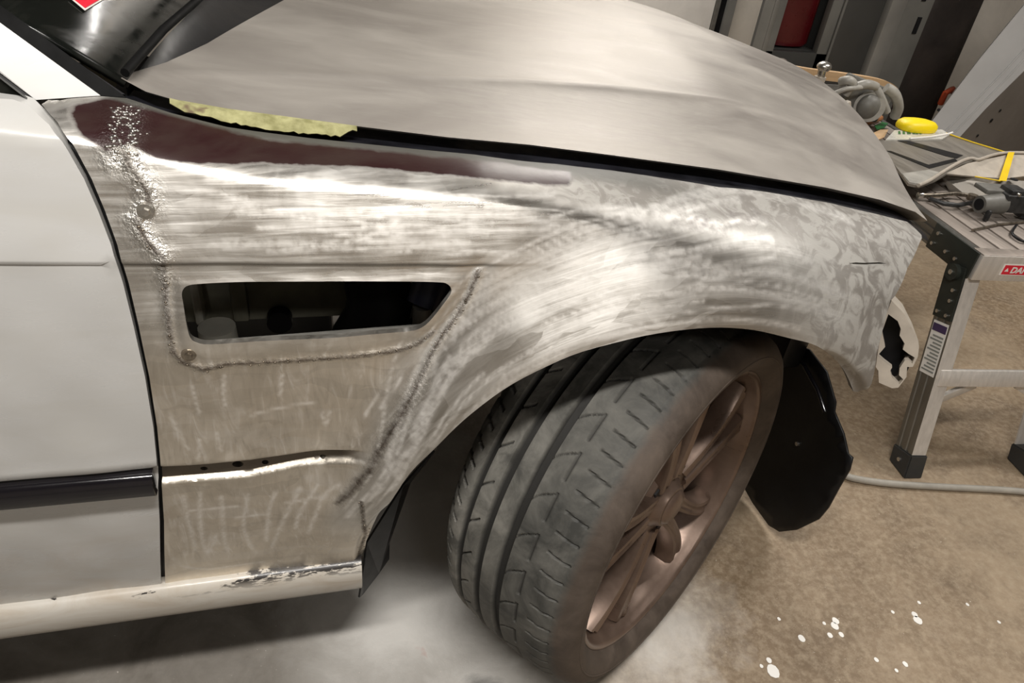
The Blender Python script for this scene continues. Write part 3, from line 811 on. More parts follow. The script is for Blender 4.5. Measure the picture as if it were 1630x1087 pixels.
bolt(301, 562, 0.0052, fender, M['weld']); bolt(232, 335, 0.0055, fender, M['steel'])

# ---- door, its moulding, the gap beside it
DR_EDGE = [(20, 158), (44, 166), (78, 198), (109, 241), (134, 285), (156, 335), (177, 390), (196, 450), (213, 520), (231, 600), (244, 680), (250, 740), (254, 830), (257, 937)]
d_edge = on_body(DR_EDGE); d_bot = on_body([(257, 941), (0, 981)])
door_outline = np.vstack([d_edge, d_bot, [(-1.75, 0.305)], [(-1.75, 0.985)]])
_dx = np.linspace(-1.74, -0.64, 60)
door = sheet('door', door_outline, [], 0.009, side3d, M['paint'], CAR, lines=[np.stack([_dx, zbelt(_dx) + o_], 1) for o_ in (-.006, -.0035, -.0015, .0015, .0035, .006)], flange=turn_in([0.004, 0.02], 0.001))
door['label'] = 'white painted front door, scuffed along the bottom'
def strip(name, cs, x0, x1, n, m, parent, zf, taper_end=False):
    """a bar along the body: cross-section cs of (outward, up) round the line zf(X)"""
    V = []; F = []; k = len(cs)
    xs = np.linspace(x0, x1, n)
    for X in xs:
        z = zf(X); y = float(body(X, z, False))
        for (o_, u_) in cs: V.append((X, y - o_, z + u_))
    for i in range(n - 1):
        for j in range(k): F.append((i * k + j, i * k + (j + 1) % k, (i + 1) * k + (j + 1) % k, (i + 1) * k + j))
    F.append(tuple(range(k))); F.append(tuple(range((n - 1) * k, n * k))[::-1])
    return obj(name, V, F, m, parent, True, 50)
mo = on_body([(0, 787), (247, 765)])
sl = (mo[1][1] - mo[0][1]) / (mo[1][0] - mo[0][0])
strip('side_moulding', [(-.004, -.0165), (.008, -.0165), (.012, -.012), (.013, .004), (.009, .013), (.003, .0165), (-.004, .0165)], -1.75, mo[1][0], 30, M['gloss'], door,
      lambda X: mo[1][1] + sl * (X - mo[1][0]))
# belt crease of the door is part of the sheet; black seal in the gap
def ribbon(name, left, right, m, parent, smooth=True):
    V = list(left) + list(right); n = len(left)
    F = [(i, i + 1, n + i + 1, n + i) for i in range(n - 1)]
    return obj(name, V, F, m, parent, smooth)
gp = catmull(on_body([((a[0] + b[0]) / 2, (a[1] + b[1]) / 2) for a, b in zip(FR_REAR, DR_EDGE[1:])]), 3)
def band(name, line, w0, w1, off, m, parent):
    t = np.gradient(line, axis=0); nrm = np.stack([-t[:, 1], t[:, 0]], 1); nrm /= np.linalg.norm(nrm, axis=1)[:, None]
    rows = []
    for s, extra in ((w0, 0.02), (w0 * 0.3, 0.0), (w1 * 0.3, 0.0), (w1, 0.02)):
        q = line + nrm * s
        P0 = surf(q[:, 0], q[:, 1], False); h_ = 1e-4
        N_ = np.cross(surf(q[:, 0] + h_, q[:, 1], False) - P0, surf(q[:, 0], q[:, 1] + h_, False) - P0); N_ /= np.linalg.norm(N_, axis=1)[:, None]
        N_ = np.where((N_ @ np.array([0, 1.0, -0.3]) < 0)[:, None], -N_, N_)
        rows.append(P0 + N_ * (off + extra))
    V = np.vstack(rows); n = len(line); F = []
    for k in range(3):
        F += [(k * n + i, k * n + i + 1, (k + 1) * n + i + 1, (k + 1) * n + i) for i in range(n - 1)]
    return obj(name, V, F, m, parent, True)
band('door_seal', gp, -0.016, 0.016, 0.010, M['rubber'], CAR)

# ---- sill
cs = [(.033, .313), (.026, .309), (.022, .300), (.021, .285), (.024, .262), (.034, .244), (.055, .236), (.10, .232), (.10, .313)]
V = []; F = []; xs = np.linspace(-1.8, -0.436, 40)
for X in xs:
    dz = (X + 0.436) * 0.003
    for (y, z) in cs: V.append((X + (0.006 if z > 0.3 else 0) * 0, y, z + dz - 0.0015))
k = len(cs)
for i in range(len(xs) - 1):
    for j in range(k): F.append((i * k + j, (i + 1) * k + j, (i + 1) * k + (j + 1) % k, i * k + (j + 1) % k))
F.append(tuple(range(k))); F.append(tuple(range((len(xs) - 1) * k, len(xs) * k)))
sill = obj('sill', V, F, M['sill'], CAR, True, 45)
sill['label'] = 'white sill with paint chipped to black along its top'
box('floor_pan', (-1.1, 0.62, 0.28), (1.3, 1.0, 0.10), M['black'], CAR, bev=0.01)

# ---- bonnet
HE = np.array([(-.648, .135, .952), (-.628, .135, .940), (-.604, .135, .933), (-.553, .135, .925), (-.421, .135, .910), (-.324, .135, .900), (-.227, .135, .893), (-.123, .135, .882),
               (.028, .135, .865), (.21, .145, .836), (.327, .164, .809), (.427, .189, .777), (.475, .204, .754)])
YC = 0.88
KX = [-.66, -.62, -.53, -.39, -.21, -.05, .15, .35, .5, .66]
KY = [.15, .185, .21, .25, .295, .325, .35, .365, .37, .37]
KZ = [.953, .946, .940, .931, .9215, .910, .889, .846, .794, .735]
BX = [-.66, -.3, .1, .4, .66]; BB = [.024, .026, .032, .050, .078]
def sm(x, xp, fp):   # smooth table look-up
    return (np.interp(x - .02, xp, fp) + np.interp(x, xp, fp) + np.interp(x + .02, xp, fp)) / 3
def hood_z(X, Y):
    Yq = YC - np.abs(Y - YC)
    ye = np.interp(X, HE[:, 0], HE[:, 1]); ze = np.interp(X, HE[:, 0], HE[:, 2]) - np.maximum(0, X - .475) * 0.45
    yk = sm(X, KX, KY); zk = sm(X, KX, KZ); b = sm(X, BX, BB)
    t = np.clip((Yq - ye) / np.maximum(yk - ye, 0.01), -0.3, 1)
    lo = ze + (zk - ze) * (t - 0.42 * t * (1 - t))
    u = np.clip((Yq - yk) / (YC - yk), 0, 1)
    hi = zk + b * (1 - (1 - u) ** 2.0) - 0.004 * np.exp(-u * 14)  + 0.004
    fade = ss(0.42, 0.15, X) * ss(-0.64, -0.58, X)
    return np.where(Yq < yk, lo, hi) + 0.0022 * np.exp(-((Yq - yk) / 0.007) ** 2) * fade
def on_hood(pts):
    out = []
    for x, y in pts:
        z = 0.93
        for i in range(60):
            P = aZ(x, y, z); z = 0.5 * z + 0.5 * float(hood_z(P[0], P[1]))
        out.append((P[0], P[1]))
    return np.array(out)
h_rear = on_hood([(197, 119), (215, 114), (265, 99), (330, 69), (390, 34), (430, 12), (452, 0)])
h_rear = np.vstack([h_rear, [(-0.40, 0.72), (-0.385, YC)]])
h_front = np.array([(.485, .222), (.500, .275), (.520, .345), (.548, .44), (.580, .545), (.603, .64), (.620, .76), (.627, YC)])
half = np.vstack([HE[:, :2], h_front]); rear = h_rear[::-1]
mirr = lambda a: np.stack([a[:, 0], 2 * YC - a[:, 1]], 1)
hood_outline = np.vstack([half, mirr(half)[::-1][1:], mirr(h_rear)[:-1], rear[0:1], rear[1:]])
def hood3d(uv): return np.stack([uv[:, 0], uv[:, 1], hood_z(uv[:, 0], uv[:, 1])], 1)
def hood_fl(q, e):
    c = np.array([0.0, YC]); rows = []
    for s, dz in ((0.003, -0.0025), (0.012, -0.006), (0.035, -0.010)):
        r = e.copy(); d = c - q; d /= np.linalg.norm(d, axis=1)[:, None]; r[:, :2] += d * s; r[:, 2] += dz; rows.append(r)
    return rows
_hx = np.linspace(-0.63, 0.45, 50)
hood = sheet('hood', hood_outline, [], 0.012, hood3d, M['hood'], CAR, flange=hood_fl, lines=[np.stack([_hx, sm(_hx, KX, KY) + o_], 1) for o_ in (-.015, -.007, 0, .007, .015)])
hood['label'] = 'bonnet sanded to dull grey metal with a crease line'

# ---- black gutter between wing and bonnet, the tape in it
def edge_pt(X, which):
    if which == 'f': return surf(X, float(vtop(X)), False)
    return np.array([X, np.interp(X, HE[:, 0], HE[:, 1]), np.interp(X, HE[:, 0], HE[:, 2])])
gx = np.linspace(-0.66, 0.47, 60); L = []; MM = []; R_ = []; R2 = []
for X in gx:
    a = edge_pt(X, 'f'); b = edge_pt(X, 'h')
    L.append(a + (0, 0.001, -0.012)); MM.append(a + (0, 0.012, -0.006)); R_.append(b + (0, 0.012, -0.016)); R2.append(b + (0, 0.14, -0.012))
V = np.vstack([L, MM, R_, R2]); n = len(gx)
obj('hood_seal', V, [(k * n + i, k * n + i + 1, (k + 1) * n + i + 1, (k + 1) * n + i) for k in range(3) for i in range(n - 1)], M['seal'], CAR, True)
tx = np.linspace(-0.606, -0.425, 40); V = []; F = []
for i, X in enumerate(tx):
    a = edge_pt(X, 'f'); b = edge_pt(X, 'h'); u = i / 39
    lowf = 0.10 + 0.05 * math.sin(9 * u) + 0.04 * rng.normal()
    if u > 0.90: lowf = 0.45 + 0.2 * math.sin(40 * u)
    if u < 0.08: lowf = 0.5 - 5 * u
    p0 = a * (1 - lowf) + b * lowf + (0, 0, 0.0015); p2 = a * 0.02 + b * 0.98 + (0, -0.0015, 0.0012); pm = (p0 + p2) / 2 + (0, -0.002, 0.0035 + 0.001 * math.sin(31 * u))
    V += [p0, pm, p2, p2 + (0, 0.003, -0.004), p0 + (0, 0.003, -0.002)]
for i in range(39):
    for j in range(5): F.append((i * 5 + j, i * 5 + (j + 1) % 5, (i + 1) * 5 + (j + 1) % 5, (i + 1) * 5 + j))
F += [(0, 1, 2, 3, 4), tuple(39 * 5 + j for j in (4, 3, 2, 1, 0))]
mt = obj('masking_tape', V, F, M['tape'], CAR, True, 40)
mt['label'] = 'torn yellow-green masking tape stuck under the bonnet edge'

# ---- pillar, windscreen, cowl
def slabpoly(name, pts, thick, m, parent, n=None, smooth=False):
    """a flat-ish polygon with real thickness"""
    P = [np.array(p, float) for p in pts]; k = len(P)
    if n is None:
        n = np.zeros(3)
        for i in range(k): n += np.cross(P[i] - P[0], P[(i + 1) % k] - P[0])
        n /= np.linalg.norm(n)
    n = np.array(n, float)
    if n @ (P[0] - CAM_C) > 0: n = -n          # faces the viewer's side
    V = P + [p - n * thick for p in P]
    F = [tuple(range(k)), tuple(range(2 * k - 1, k - 1, -1))] + [(i, (i + 1) % k, k + (i + 1) % k, k + i) for i in range(k)]
    bm = bmesh.new(); vs_ = [bm.verts.new(v) for v in V]
    for f in F: bm.faces.new([vs_[i] for i in f])
    return from_bm(name, bm, m, parent)
PD = np.array([-0.83, 0.17, 0.53]); PD /= np.linalg.norm(PD)          # the pillar runs back, in and up
def beam(name, p0, p1, w0, w1, far, m, parent, thick=0.03):
    """strip between two start points, extended along the pillar"""
    a, b = np.array(p0), np.array(p1)
    return slabpoly(name, [a, a + PD * far + np.array(w0), b + PD * far + np.array(w1), b], thick, m, parent)
# plane of the pillar: holds PD and faces outward
pn = np.cross(PD, np.array([0.35, 0.55, 0.75])); pn /= np.linalg.norm(pn)
pp = np.array([-0.665, 0.105, 0.950])
def onp(x, y, off=0.0): return aP(x, y, pp - pn * off * np.sign(pn @ (pp - CAM_C)) * -1, pn)
def ext(a, b, s):      # extend a->b beyond b by s metres
    d = b - a; return b + d / np.linalg.norm(d) * s
def pstrip(name, top, bot, far, thick, m, off=0.0):
    a0, a1 = onp(*top[0], off), onp(*top[1], off); b0, b1 = onp(*bot[0], off), onp(*bot[1], off)
    return slabpoly(name, [a0, ext(a0, a1, far), ext(b0, b1, far), b0], thick, m, CAR)
pstrip('pillar', [(160, 152), (0, 36)], [(57, 159), (0, 113)], 0.75, 0.03, M['paint'])
pstrip('windscreen_trim', [(201, 155), (0, 8)], [(160, 152), (0, 37)], 0.75, 0.014, M['matte'], 0.004)
pstrip('trim_ridge', [(199, 150), (0, 16)], [(190, 150), (0, 24)], 0.75, 0.012, M['gloss'], 0.011)
pstrip('window_seal', [(62, 163), (0, 113)], [(50, 168), (0, 130)], 0.75, 0.006, M['rubber'], 0.002)
g0 = onp(52, 165, -0.012); g1 = ext(onp(52, 165, -0.012), onp(0, 125, -0.012), 0.75)
slabpoly('door_window', [g0, g1, np.array([g1[0] - 0.4, g1[1] + 0.02, g1[2] + 0.02]), np.array([-1.72, 0.135, 0.93]), np.array([g0[0] - 0.02, 0.128, 0.92])], 0.005, M['glass'], CAR)
# windscreen: bowed sheet rising from the cowl line
wl = [aZ(199, 133, .948), aZ(240, 75, .962), aZ(290, 22, .972), aZ(312, 0, .976)]
wl = np.array(wl); wl = np.vstack([wl, [(-0.57, 0.70, 0.992), (-0.555, YC, 0.996)]])
wl = catmull(wl, 6); wl = np.vstack([wl, np.stack([wl[::-1][1:, 0], 2 * YC - wl[::-1][1:, 1], wl[::-1][1:, 2]], 1)])
rows = []
for s in np.linspace(0, 0.8, 9):
    c = wl.copy(); u = np.clip((c[:, 1] - YC) / 0.75, -1, 1)
    c[:, 0] -= 0.84 * s; c[:, 2] += 0.50 * s - 0.03 * s * s; c[:, 1] -= u * 0.16 * s
    rows.append(c)
n = len(wl); V = np.vstack(rows)
wsc = obj('windscreen', V, [(k * n + i, k * n + i + 1, (k + 1) * n + i + 1, (k + 1) * n + i) for k in range(8) for i in range(n - 1)], M['glass'], CAR, True)
sm_ = wsc.modifiers.new('thickness', 'SOLIDIFY'); sm_.thickness = 0.005
# sticker behind the lower corner of the glass
gN = np.cross(np.array([-0.84, 0.0, 0.5]), np.array([0.08, 0.4, 0.03])); gN /= np.linalg.norm(gN)
if gN @ (np.array([-.7, .3, 1.0]) - CAM_C) > 0: gN = -gN
def ong(x, y, off): return aP(x, y, wl[3] + gN * off, gN)
slabpoly('sticker_border', [ong(112, -4, .003), ong(136, 16, .003), ong(166, -2, .003), ong(140, -24, .003)], 0.001, M['white'], CAR, gN)
slabpoly('sticker', [ong(117, -3, .004), ong(136, 12, .004), ong(160, -2, .004), ong(140, -18, .004)], 0.001, M['red'], CAR, gN)
# cowl panel, wiper arm
cr = on_hood([(197, 119), (215, 114), (265, 99), (330, 69), (390, 34), (452, 0)])
a = catmull(np.vstack([np.stack([cr[:, 0], cr[:, 1], hood_z(cr[:, 0], cr[:, 1]) - 0.012], 1), [(-0.40, 0.72, 0.965), (-0.385, YC, 0.968)]]), 4)
b = np.array([wl[int(i)] for i in np.linspace(0, (len(wl) - 1) / 2, len(a))]) + (0, 0, -0.006)
mid = (a + b) / 2 + (0, 0, -0.008)
af = a + (0.03, 0.0, -0.01)
V = np.vstack([af, a, mid, b]); n = len(a)
obj('cowl', V, [(k * n + i, k * n + i + 1, (k + 1) * n + i + 1, (k + 1) * n + i) for k in range(3) for i in range(n - 1)], M['black'], CAR, True)
b0, b1 = aZ(199, 116, .957), aZ(312, 2, .985)
dv_ = (b1 - b0) / np.linalg.norm(b1 - b0)
tube('wiper_blade', [b0, b0 * .5 + b1 * .5 + (0, 0, .004), b1, b1 + dv_ * 0.2], 0.0045, M['matte'], CAR)

# ---- what shows through the vent
box('inner_panel', (-0.50, 0.30, 0.74), (0.46, 0.012, 0.36), M['bay'], CAR, bev=0.004)
box('inner_rib', (-0.585, 0.285, 0.74), (0.022, 0.02, 0.34), M['bay'], CAR, bev=0.004)
box('inner_rib', (-0.64, 0.285, 0.74), (0.012, 0.03, 0.34), M['bay_lite'], CAR, bev=0.004)
cyl('strut_tower', (-0.27, 0.30, 0.55), (-0.27, 0.30, 0.84), 0.10, M['bay_lite'], CAR, n=32)
cyl('grommet', tuple(aY(445, 515, .27)), tuple(aY(445, 515, .27) + (0, .02, 0)), 0.018, M['black'], CAR)
cyl('washer_bottle', tuple(aY(350, 545, .2) + (0, 0, -.12)), tuple(aY(345, 520, .2)), 0.03, M['bay_lite'], CAR, r1=0.024)
q = aY(672, 500, .10)
cyl('wiring_plug', tuple(q + (0, 0, -0.02)), tuple(q + (0, 0, 0.012)), 0.012, M['greyd'], CAR)
cyl('rubber_boot', tuple(q + (0.004, 0.004, 0.010)), tuple(q + (0.02, 0.02, 0.05)), 0.024, M['navy'], CAR)
tube('air_duct', [aY(600, 440, .2), aY(606, 475, .19), aY(598, 510, .19), aY(575, 545, .2)], 0.045, M['rubber'], CAR, 16)
box('vent_lip', tuple(aY(500, 540, .035)), (0.26, 0.02, 0.008), M['greyd'], CAR, Matrix.Rotation(-0.035, 3, 'Y'), 0.002)
box('engine_bay_floor', (0.0, 0.95, 0.50), (0.9, 1.0, 0.02), M['black'], CAR)

# ---- wheel housing liners
def arc_sheet(name, th0, th1, r0f, y0, y1, m, n=40):
    V = []; F = []
    for i, th in enumerate(np.linspace(th0, th1, n)):
        r = r0f(th); rl_ = r - 0.016
        ys = np.linspace(max(y0, float(body(-rl_ * math.cos(th), 0.33 + rl_ * math.sin(th), False)) + 0.016), y1, 7)
        for y in ys: V.append((-r * math.cos(th), y, 0.33 + r * math.sin(th)))
    for i in range(n - 1):
        for j in range(6): F.append((i * 7 + j, i * 7 + j + 1, (i + 1) * 7 + j + 1, (i + 1) * 7 + j))
    o = obj(name, V, F, m, CAR, True)
    md = o.modifiers.new('thickness', 'SOLIDIFY'); md.thickness = 0.003
    return o
arc_sheet('wheel_arch_liner', 0.12, 2.44, lambda t: float(np.interp(t, _lth, _lr)) + 0.018, 0.03, 0.42, M['liner'])
box('inner_wheel_house', (0.0, 0.43, 0.62), (0.84, 0.02, 0.40), M['liner'], CAR)
# torn rear liner hanging behind the sill
rl = [((582, 862), .035), ((640, 770), .03), ((690, 716), .03), ((694, 708), .06), ((650, 768), .08), ((618, 815), .09), ((611, 850), .10), ((616, 890), .09), ((600, 912), .07), ((575, 945), .05), ((570, 950), .04)]
pts = [aY(x, y, yy) for (x, y), yy in rl]
bm = bmesh.new(); vs_ = [bm.verts.new(p) for p in pts]; bm.faces.new(vs_)
bmesh.ops.triangulate(bm, faces=bm.faces)
bmesh.ops.solidify(bm, geom=bm.faces, thickness=0.003)
o = from_bm('torn_liner', bm, M['liner'], CAR); o['label'] = 'torn black plastic liner edge behind the sill'
# front splash shield hanging below the front corner
SH = [(1262, 545), (1290, 556), (1318, 592), (1332, 640), (1330, 655), (1345, 690), (1352, 722), (1359, 728), (1354, 748), (1338, 775), (1320, 808), (1305, 826), (1270, 843), (1243, 846), (1226, 836), (1200, 800), (1183, 770), (1178, 700), (1185, 620), (1205, 545), (1235, 528)]
def shp(x, y):
    P = aX(x, y, 0.45)
    for i in range(20):
        P = aX(x, y, 0.455 - 0.16 * (P[2] - 0.05) ** 2 - 0.55 * max(0, P[1] - 0.22) ** 2)
    return P
inner = resample(np.array(SH, float), 14)
lo, hi = inner.min(0), inner.max(0)
gx_, gy_ = np.meshgrid(np.arange(lo[0], hi[0], 14), np.arange(lo[1], hi[1], 14)); gpts = np.stack([gx_.ravel(), gy_.ravel()], 1)
gpts = gpts[inside(gpts, inner)]; gpts = gpts[[np.min(np.linalg.norm(inner - g, axis=1)) > 6 for g in gpts]]
allp = np.vstack([inner, gpts]); nb = len(inner)
v2, _, f2, *_ = delaunay_2d_cdt([Vector(p) for p in allp.tolist()], [(i, (i + 1) % nb) for i in range(nb)], [], 1, 1e-4)
o = obj('splash_shield', [shp(v[0], v[1]) for v in v2], [tuple(f) for f in f2], M['liner'], CAR, True)
md = o.modifiers.new('thickness', 'SOLIDIFY'); md.thickness = 0.004
o['label'] = 'black plastic splash shield hanging loose in front of the wheel'
tube('liner_strut', [shp(1285, 575) + (-.012, 0, 0), shp(1310, 620) + (-.012, 0, 0), shp(1322, 655) + (-.012, 0, 0)], 0.004, M['gloss'], CAR)
cyl('clip', tuple(shp(1273, 706) + (-0.008, 0, 0)), tuple(shp(1273, 706) + (-0.002, 0, 0)), 0.0045, M['steel'], CAR, n=10)
# cream bumper bracket
BRK = [(1419, 478), (1440, 500), (1455, 530), (1463, 552), (1461, 568), (1453, 584), (1444, 584), (1443, 600), (1430, 617), (1420, 618), (1399, 609), (1398, 590), (1394, 584), (1397, 562), (1402, 535), (1409, 505)]
HOLE = [(1414, 500), (1429, 511), (1434, 524), (1432, 534), (1440, 547), (1437, 556), (1446, 563), (1456, 569), (1452, 579), (1446, 573), (1440, 574), (1432, 586), (1431, 597), (1438, 604), (1431, 612), (1420, 601), (1417, 590), (1420, 585), (1407, 575), (1397, 566), (1409, 552), (1404, 528)]
BPP, BPN = np.array([0.425, 0.165, 0.60]), np.array([-0.55, -0.80, 0.15])
B2 = np.array(BRK, float); H2 = np.array(HOLE, float)
brk = sheet('bumper_bracket', B2, [H2], 5.0, lambda uv: np.array([aP(u, v, BPP, BPN) for u, v in uv]), M['cream'], CAR,
            flange=lambda q, e: [e + np.array([.012, .016, 0]), e + np.array([.02, .03, 0])], hole_flange=lambda q, e: [e + np.array([.006, .008, 0])], flip=True)
brk['label'] = 'cream plastic bumper bracket with a ragged opening'
obj('bracket_back', [aP(x, y, BPP + (.022, .032, 0), BPN) for x, y in ((1402, 490), (1440, 500), (1458, 560), (1440, 600), (1420, 614), (1396, 570))], [(0, 1, 2, 3, 4, 5)], M['black'], brk)

box('bumper_beam', (0.455, 0.88, 0.60), (0.05, 1.30, 0.09), M['black'], CAR, bev=0.01)
box('radiator_support', (0.36, 0.88, 0.60), (0.04, 1.10, 0.28), M['black'], CAR, bev=0.005)
box('liner_mount', (0.40, 0.36, 0.50), (0.05, 0.16, 0.20), M['liner'], CAR, bev=0.01)
# ---- the wheel
ST, CB = math.radians(34.2), 0.028
ax = np.array([math.sin(ST) * math.cos(CB), -math.cos(ST) * math.cos(CB), math.sin(CB)])
e1 = np.array([math.cos(ST), math.sin(ST), 0.0]); e2 = np.cross(ax, e1)
WM = Matrix(((e1[0], e2[0], ax[0], WC[0]), (e1[1], e2[1], ax[1], WC[1]), (e1[2], e2[2], ax[2], WC[2]), (0, 0, 0, 1)))
def revolve(prof, n, a0=0.0):
    P = np.array(prof, float); th = np.linspace(0, 2 * np.pi, n, endpoint=False) + a0
    V = np.stack([np.outer(np.cos(th), P[:, 1]).ravel(), np.outer(np.sin(th), P[:, 1]).ravel(), np.tile(P[:, 0], n)], 1)
    k = len(P); F = []
    for i in range(n):
        j = (i + 1) % n
        for q in range(k - 1): F.append((i * k + q, j * k + q, j * k + q + 1, i * k + q + 1))
    return V, F
rim_prof = [(.096, .2480), (.1020, .2530), (.1065, .2530), (.1075, .2495), (.1055, .2460), (.1010, .2440), (.096, .2425), (.090, .2400), (.082, .2370), (.058, .2330), (.04, .2295), (.0, .225), (-.06, .222), (-.10, .23), (-.108, .248)]
V, F = revolve(rim_prof, 160)
wheel = obj('wheel', V, F, M['rim'], None, True, 60)
wheel.parent = CAR; wheel.matrix_parent_inverse = ORIG[CAR.name].inverted(); wheel.matrix_basis = WM
wheel['label'] = 'turned front wheel with dusty brown five-spoke rim'
# tyre: section swept round, grooves and sipes cut into the tread
sec = [(.1035, .2520), (.112, .257), (.1205, .268), (.1250, .280), (.1250, .290), (.1200, .3005), (.1110, .3085), (.1000, .3140), (.0940, .3160)]
tread_a = np.arange(.0910, -.1035, -.00185)
def crown(a):
    b = np.abs(a + 0.006); return 0.3262 - 0.0035 * (b / 0.075) ** 2 - 0.0050 * np.maximum(0, (b - 0.078) / 0.02) ** 2
prof = [(a, r) for a, r in sec] + [(a, float(crown(a))) for a in tread_a] + [(-a, r) for a, r in sec[::-1]]
NTH = 1100
Pf = np.array(prof); k = len(Pf)
V, F = revolve(prof, NTH)
A = np.tile(Pf[:, 0], NTH); R0 = np.tile(Pf[:, 1], NTH); TH = np.repeat(np.linspace(0, 2 * np.pi, NTH, endpoint=False), k)
def bandm(x, c, w, s=.0012): return ss(w / 2 + s, w / 2 - s, np.abs(x - c))
gr = np.zeros(len(A))
for c, w in ((.0032, .0125), (-.0350, .0115), (-.0725, .0105)): gr = np.maximum(gr, bandm(A, c, w))
PIT = 2 * np.pi / 34
def cut(depth_mask, g): return np.maximum(g, depth_mask)
sp = np.zeros(len(A))
rr = 0.32
ph = lambda off, div: (((TH * div / (2 * np.pi) + off) + 0.5) % 1 - 0.5) * (2 * np.pi / div) * rr      # distance along the tread from the nearest repeat
# outer shoulder sipes
u = ph(0, 68) ; sp = np.maximum(sp, 0.8 * ss(.0021, .0008, np.abs(u - (A - .070) * 0.12)) * (A > .058) * (A < .0915))
# inner shoulder slots
u = ph(0.3, 68); sp = np.maximum(sp, ss(.0034, .0018, np.abs(u - (A + .096) * 0.5)) * (A < -.089))
# hooked sipes and dashes on the rib outside the third groove
u = -ph(0.0, 34)
bow = u + 0.018 - 0.030 * np.sqrt(np.clip((A - .0085) / .03, 0, 1))
sp = np.maximum(sp, 0.8 * ss(.0019, .0008, np.abs(bow)) * (A > .0075) * (A < .040))
sp = np.maximum(sp, bandm(A, .0390, .0035, .0009) * (u < -.0095 + .03) * (u > -.030) * (np.abs(u + .006) < .021))
# small nicks on the rib beside the first groove
u = ph(0.4, 34); sp = np.maximum(sp, ss(.0024, .0012, np.abs(u + (A + .066) * 0.9)) * (A > -.068) * (A < -.051))
gdepth = 0.0072 * gr + 0.0032 * np.maximum(0, sp - gr)
Rn = R0 - gdepth
# the tyre bulges and flattens a little where it stands
V[:, 0] = Rn * np.cos(TH); V[:, 1] = Rn * np.sin(TH)
wz = (WM.to_3x3() @ Vector((0, 0, 1)))
Wz = WC[2] + V @ np.array([WM[2][0], WM[2][1], WM[2][2]])
pen = np.maximum(0, 0.0015 - Wz)
dz_local = np.array([WM[2][0], WM[2][1], WM[2][2]])
V = V + pen[:, None] * dz_local[None]
tire = obj('tire', V, F, M['tire'], None, True, 40)
tire.parent = wheel
at = tire.data.attributes.new('groove', 'FLOAT', 'POINT'); at.data.foreach_set('value', np.clip(gr + sp * 0.7, 0, 1).astype(np.float32))
tire['label'] = 'wide grooved tyre, tread dusty grey, sidewall brown'
# sidewall ridges
V, F = revolve([(.1240, .2875), (.1262, .2860), (.1256, .2840), (.124, .284)], 120)
o = obj('sidewall_ridge', V, F, M['tire'], None, True); o.parent = wheel
# hub, cap, bolts
hub = [(.092, .0), (.092, .030), (.090, .036), (.083, .040), (.077, .046), (.075, .074), (.066, .082), (-.02, .084)]
V, F = revolve(hub, 64); o = obj('hub', V, F, M['rim'], None, True, 40); o.parent = wheel
V, F = revolve([(.1005, .0), (.0995, .018), (.096, .029), (.0915, .0325)], 48); o = obj('center_cap', V, F, M['rim'], None, True, 50); o.parent = wheel
for kx in range(5):
    a = math.radians(94 + 36 + 72 * kx)
    bm = bmesh.new(); bm_cyl(bm, (.060 * math.cos(a), .060 * math.sin(a), .070), (.060 * math.cos(a), .060 * math.sin(a), .0785), .0115, .0105, 6)
    o = from_bm('lug_bolt', bm, M['black'], None); o.parent = wheel
def spoke(a_mid, side):
    """one bar of a double spoke: leaves the hub, swings out and dips to the barrel"""
    V = []; F = []
    N_ = 16
    for i in range(N_ + 1):
        s = i / N_
        r = 0.055 + s * (0.2335 - 0.055)
        off = side * (0.0185 + 0.026 * s ** 1.6 + 0.010 * s ** 5)         # sideways distance from the pair's axis
        ang = a_mid + math.asin(max(-.9, min(.9, off / r)))
        zf = 0.083 + 0.006 * s ** 1.4 + 0.004 * math.sin(math.pi * s)      # face height
        w = 0.0165 - 0.003 * math.sin(math.pi * s) + 0.006 * s ** 4
        c = np.array([r * math.cos(ang), r * math.sin(ang), 0.0])
        t = np.array([-math.sin(ang), math.cos(ang), 0.0])
        for (lx, lz) in ((-1.15, -.034), (-1.05, -.010), (-.80, -.0015), (-.45, 0.0), (-.15, -.0030), (.15, -.0030), (.45, 0.0), (.80, -.0015), (1.05, -.010), (1.15, -.034)):
            V.append(c + t * w * lx + np.array([0, 0, zf + lz]))
    k = 10
    for i in range(N_):
        for j in range(k): F.append((i * k + j, i * k + (j + 1) % k, (i + 1) * k + (j + 1) % k, (i + 1) * k + j))
    F.append(tuple(range(k))[::-1]); F.append(tuple(range(N_ * k, N_ * k + k)))
    return V, F
for kx in range(5):
    for sd in (-1, 1):
        V, F = spoke(math.radians(94 + 72 * kx), sd)
        o = obj('spoke', V, F, M['rim'], None, True, 35); o.parent = wheel
# dusty disc and hub carrier behind the spokes
V, F = revolve([(.012, .0), (.012, .075), (.002, .082), (.002, .172), (-.03, .172), (-.03, .05)], 72)
o = obj('brake_disc', V, F, M['disc'], None, True, 40); o.parent = wheel
V, F = revolve([(-.035, .02), (-.033, .224), (-.037, .2245)], 48); o = obj('brake_shield', V, F, M['disc'], None, True, 40); o.parent = wheel
bm = bmesh.new(); bm_cyl(bm, (.228 * math.cos(3.6), .228 * math.sin(3.6), .06), (.205 * math.cos(3.6), .205 * math.sin(3.6), .075), .004, .003, 8)
o = from_bm('valve_stem', bm, M['rubber'], None, True, 40); o.parent = wheel

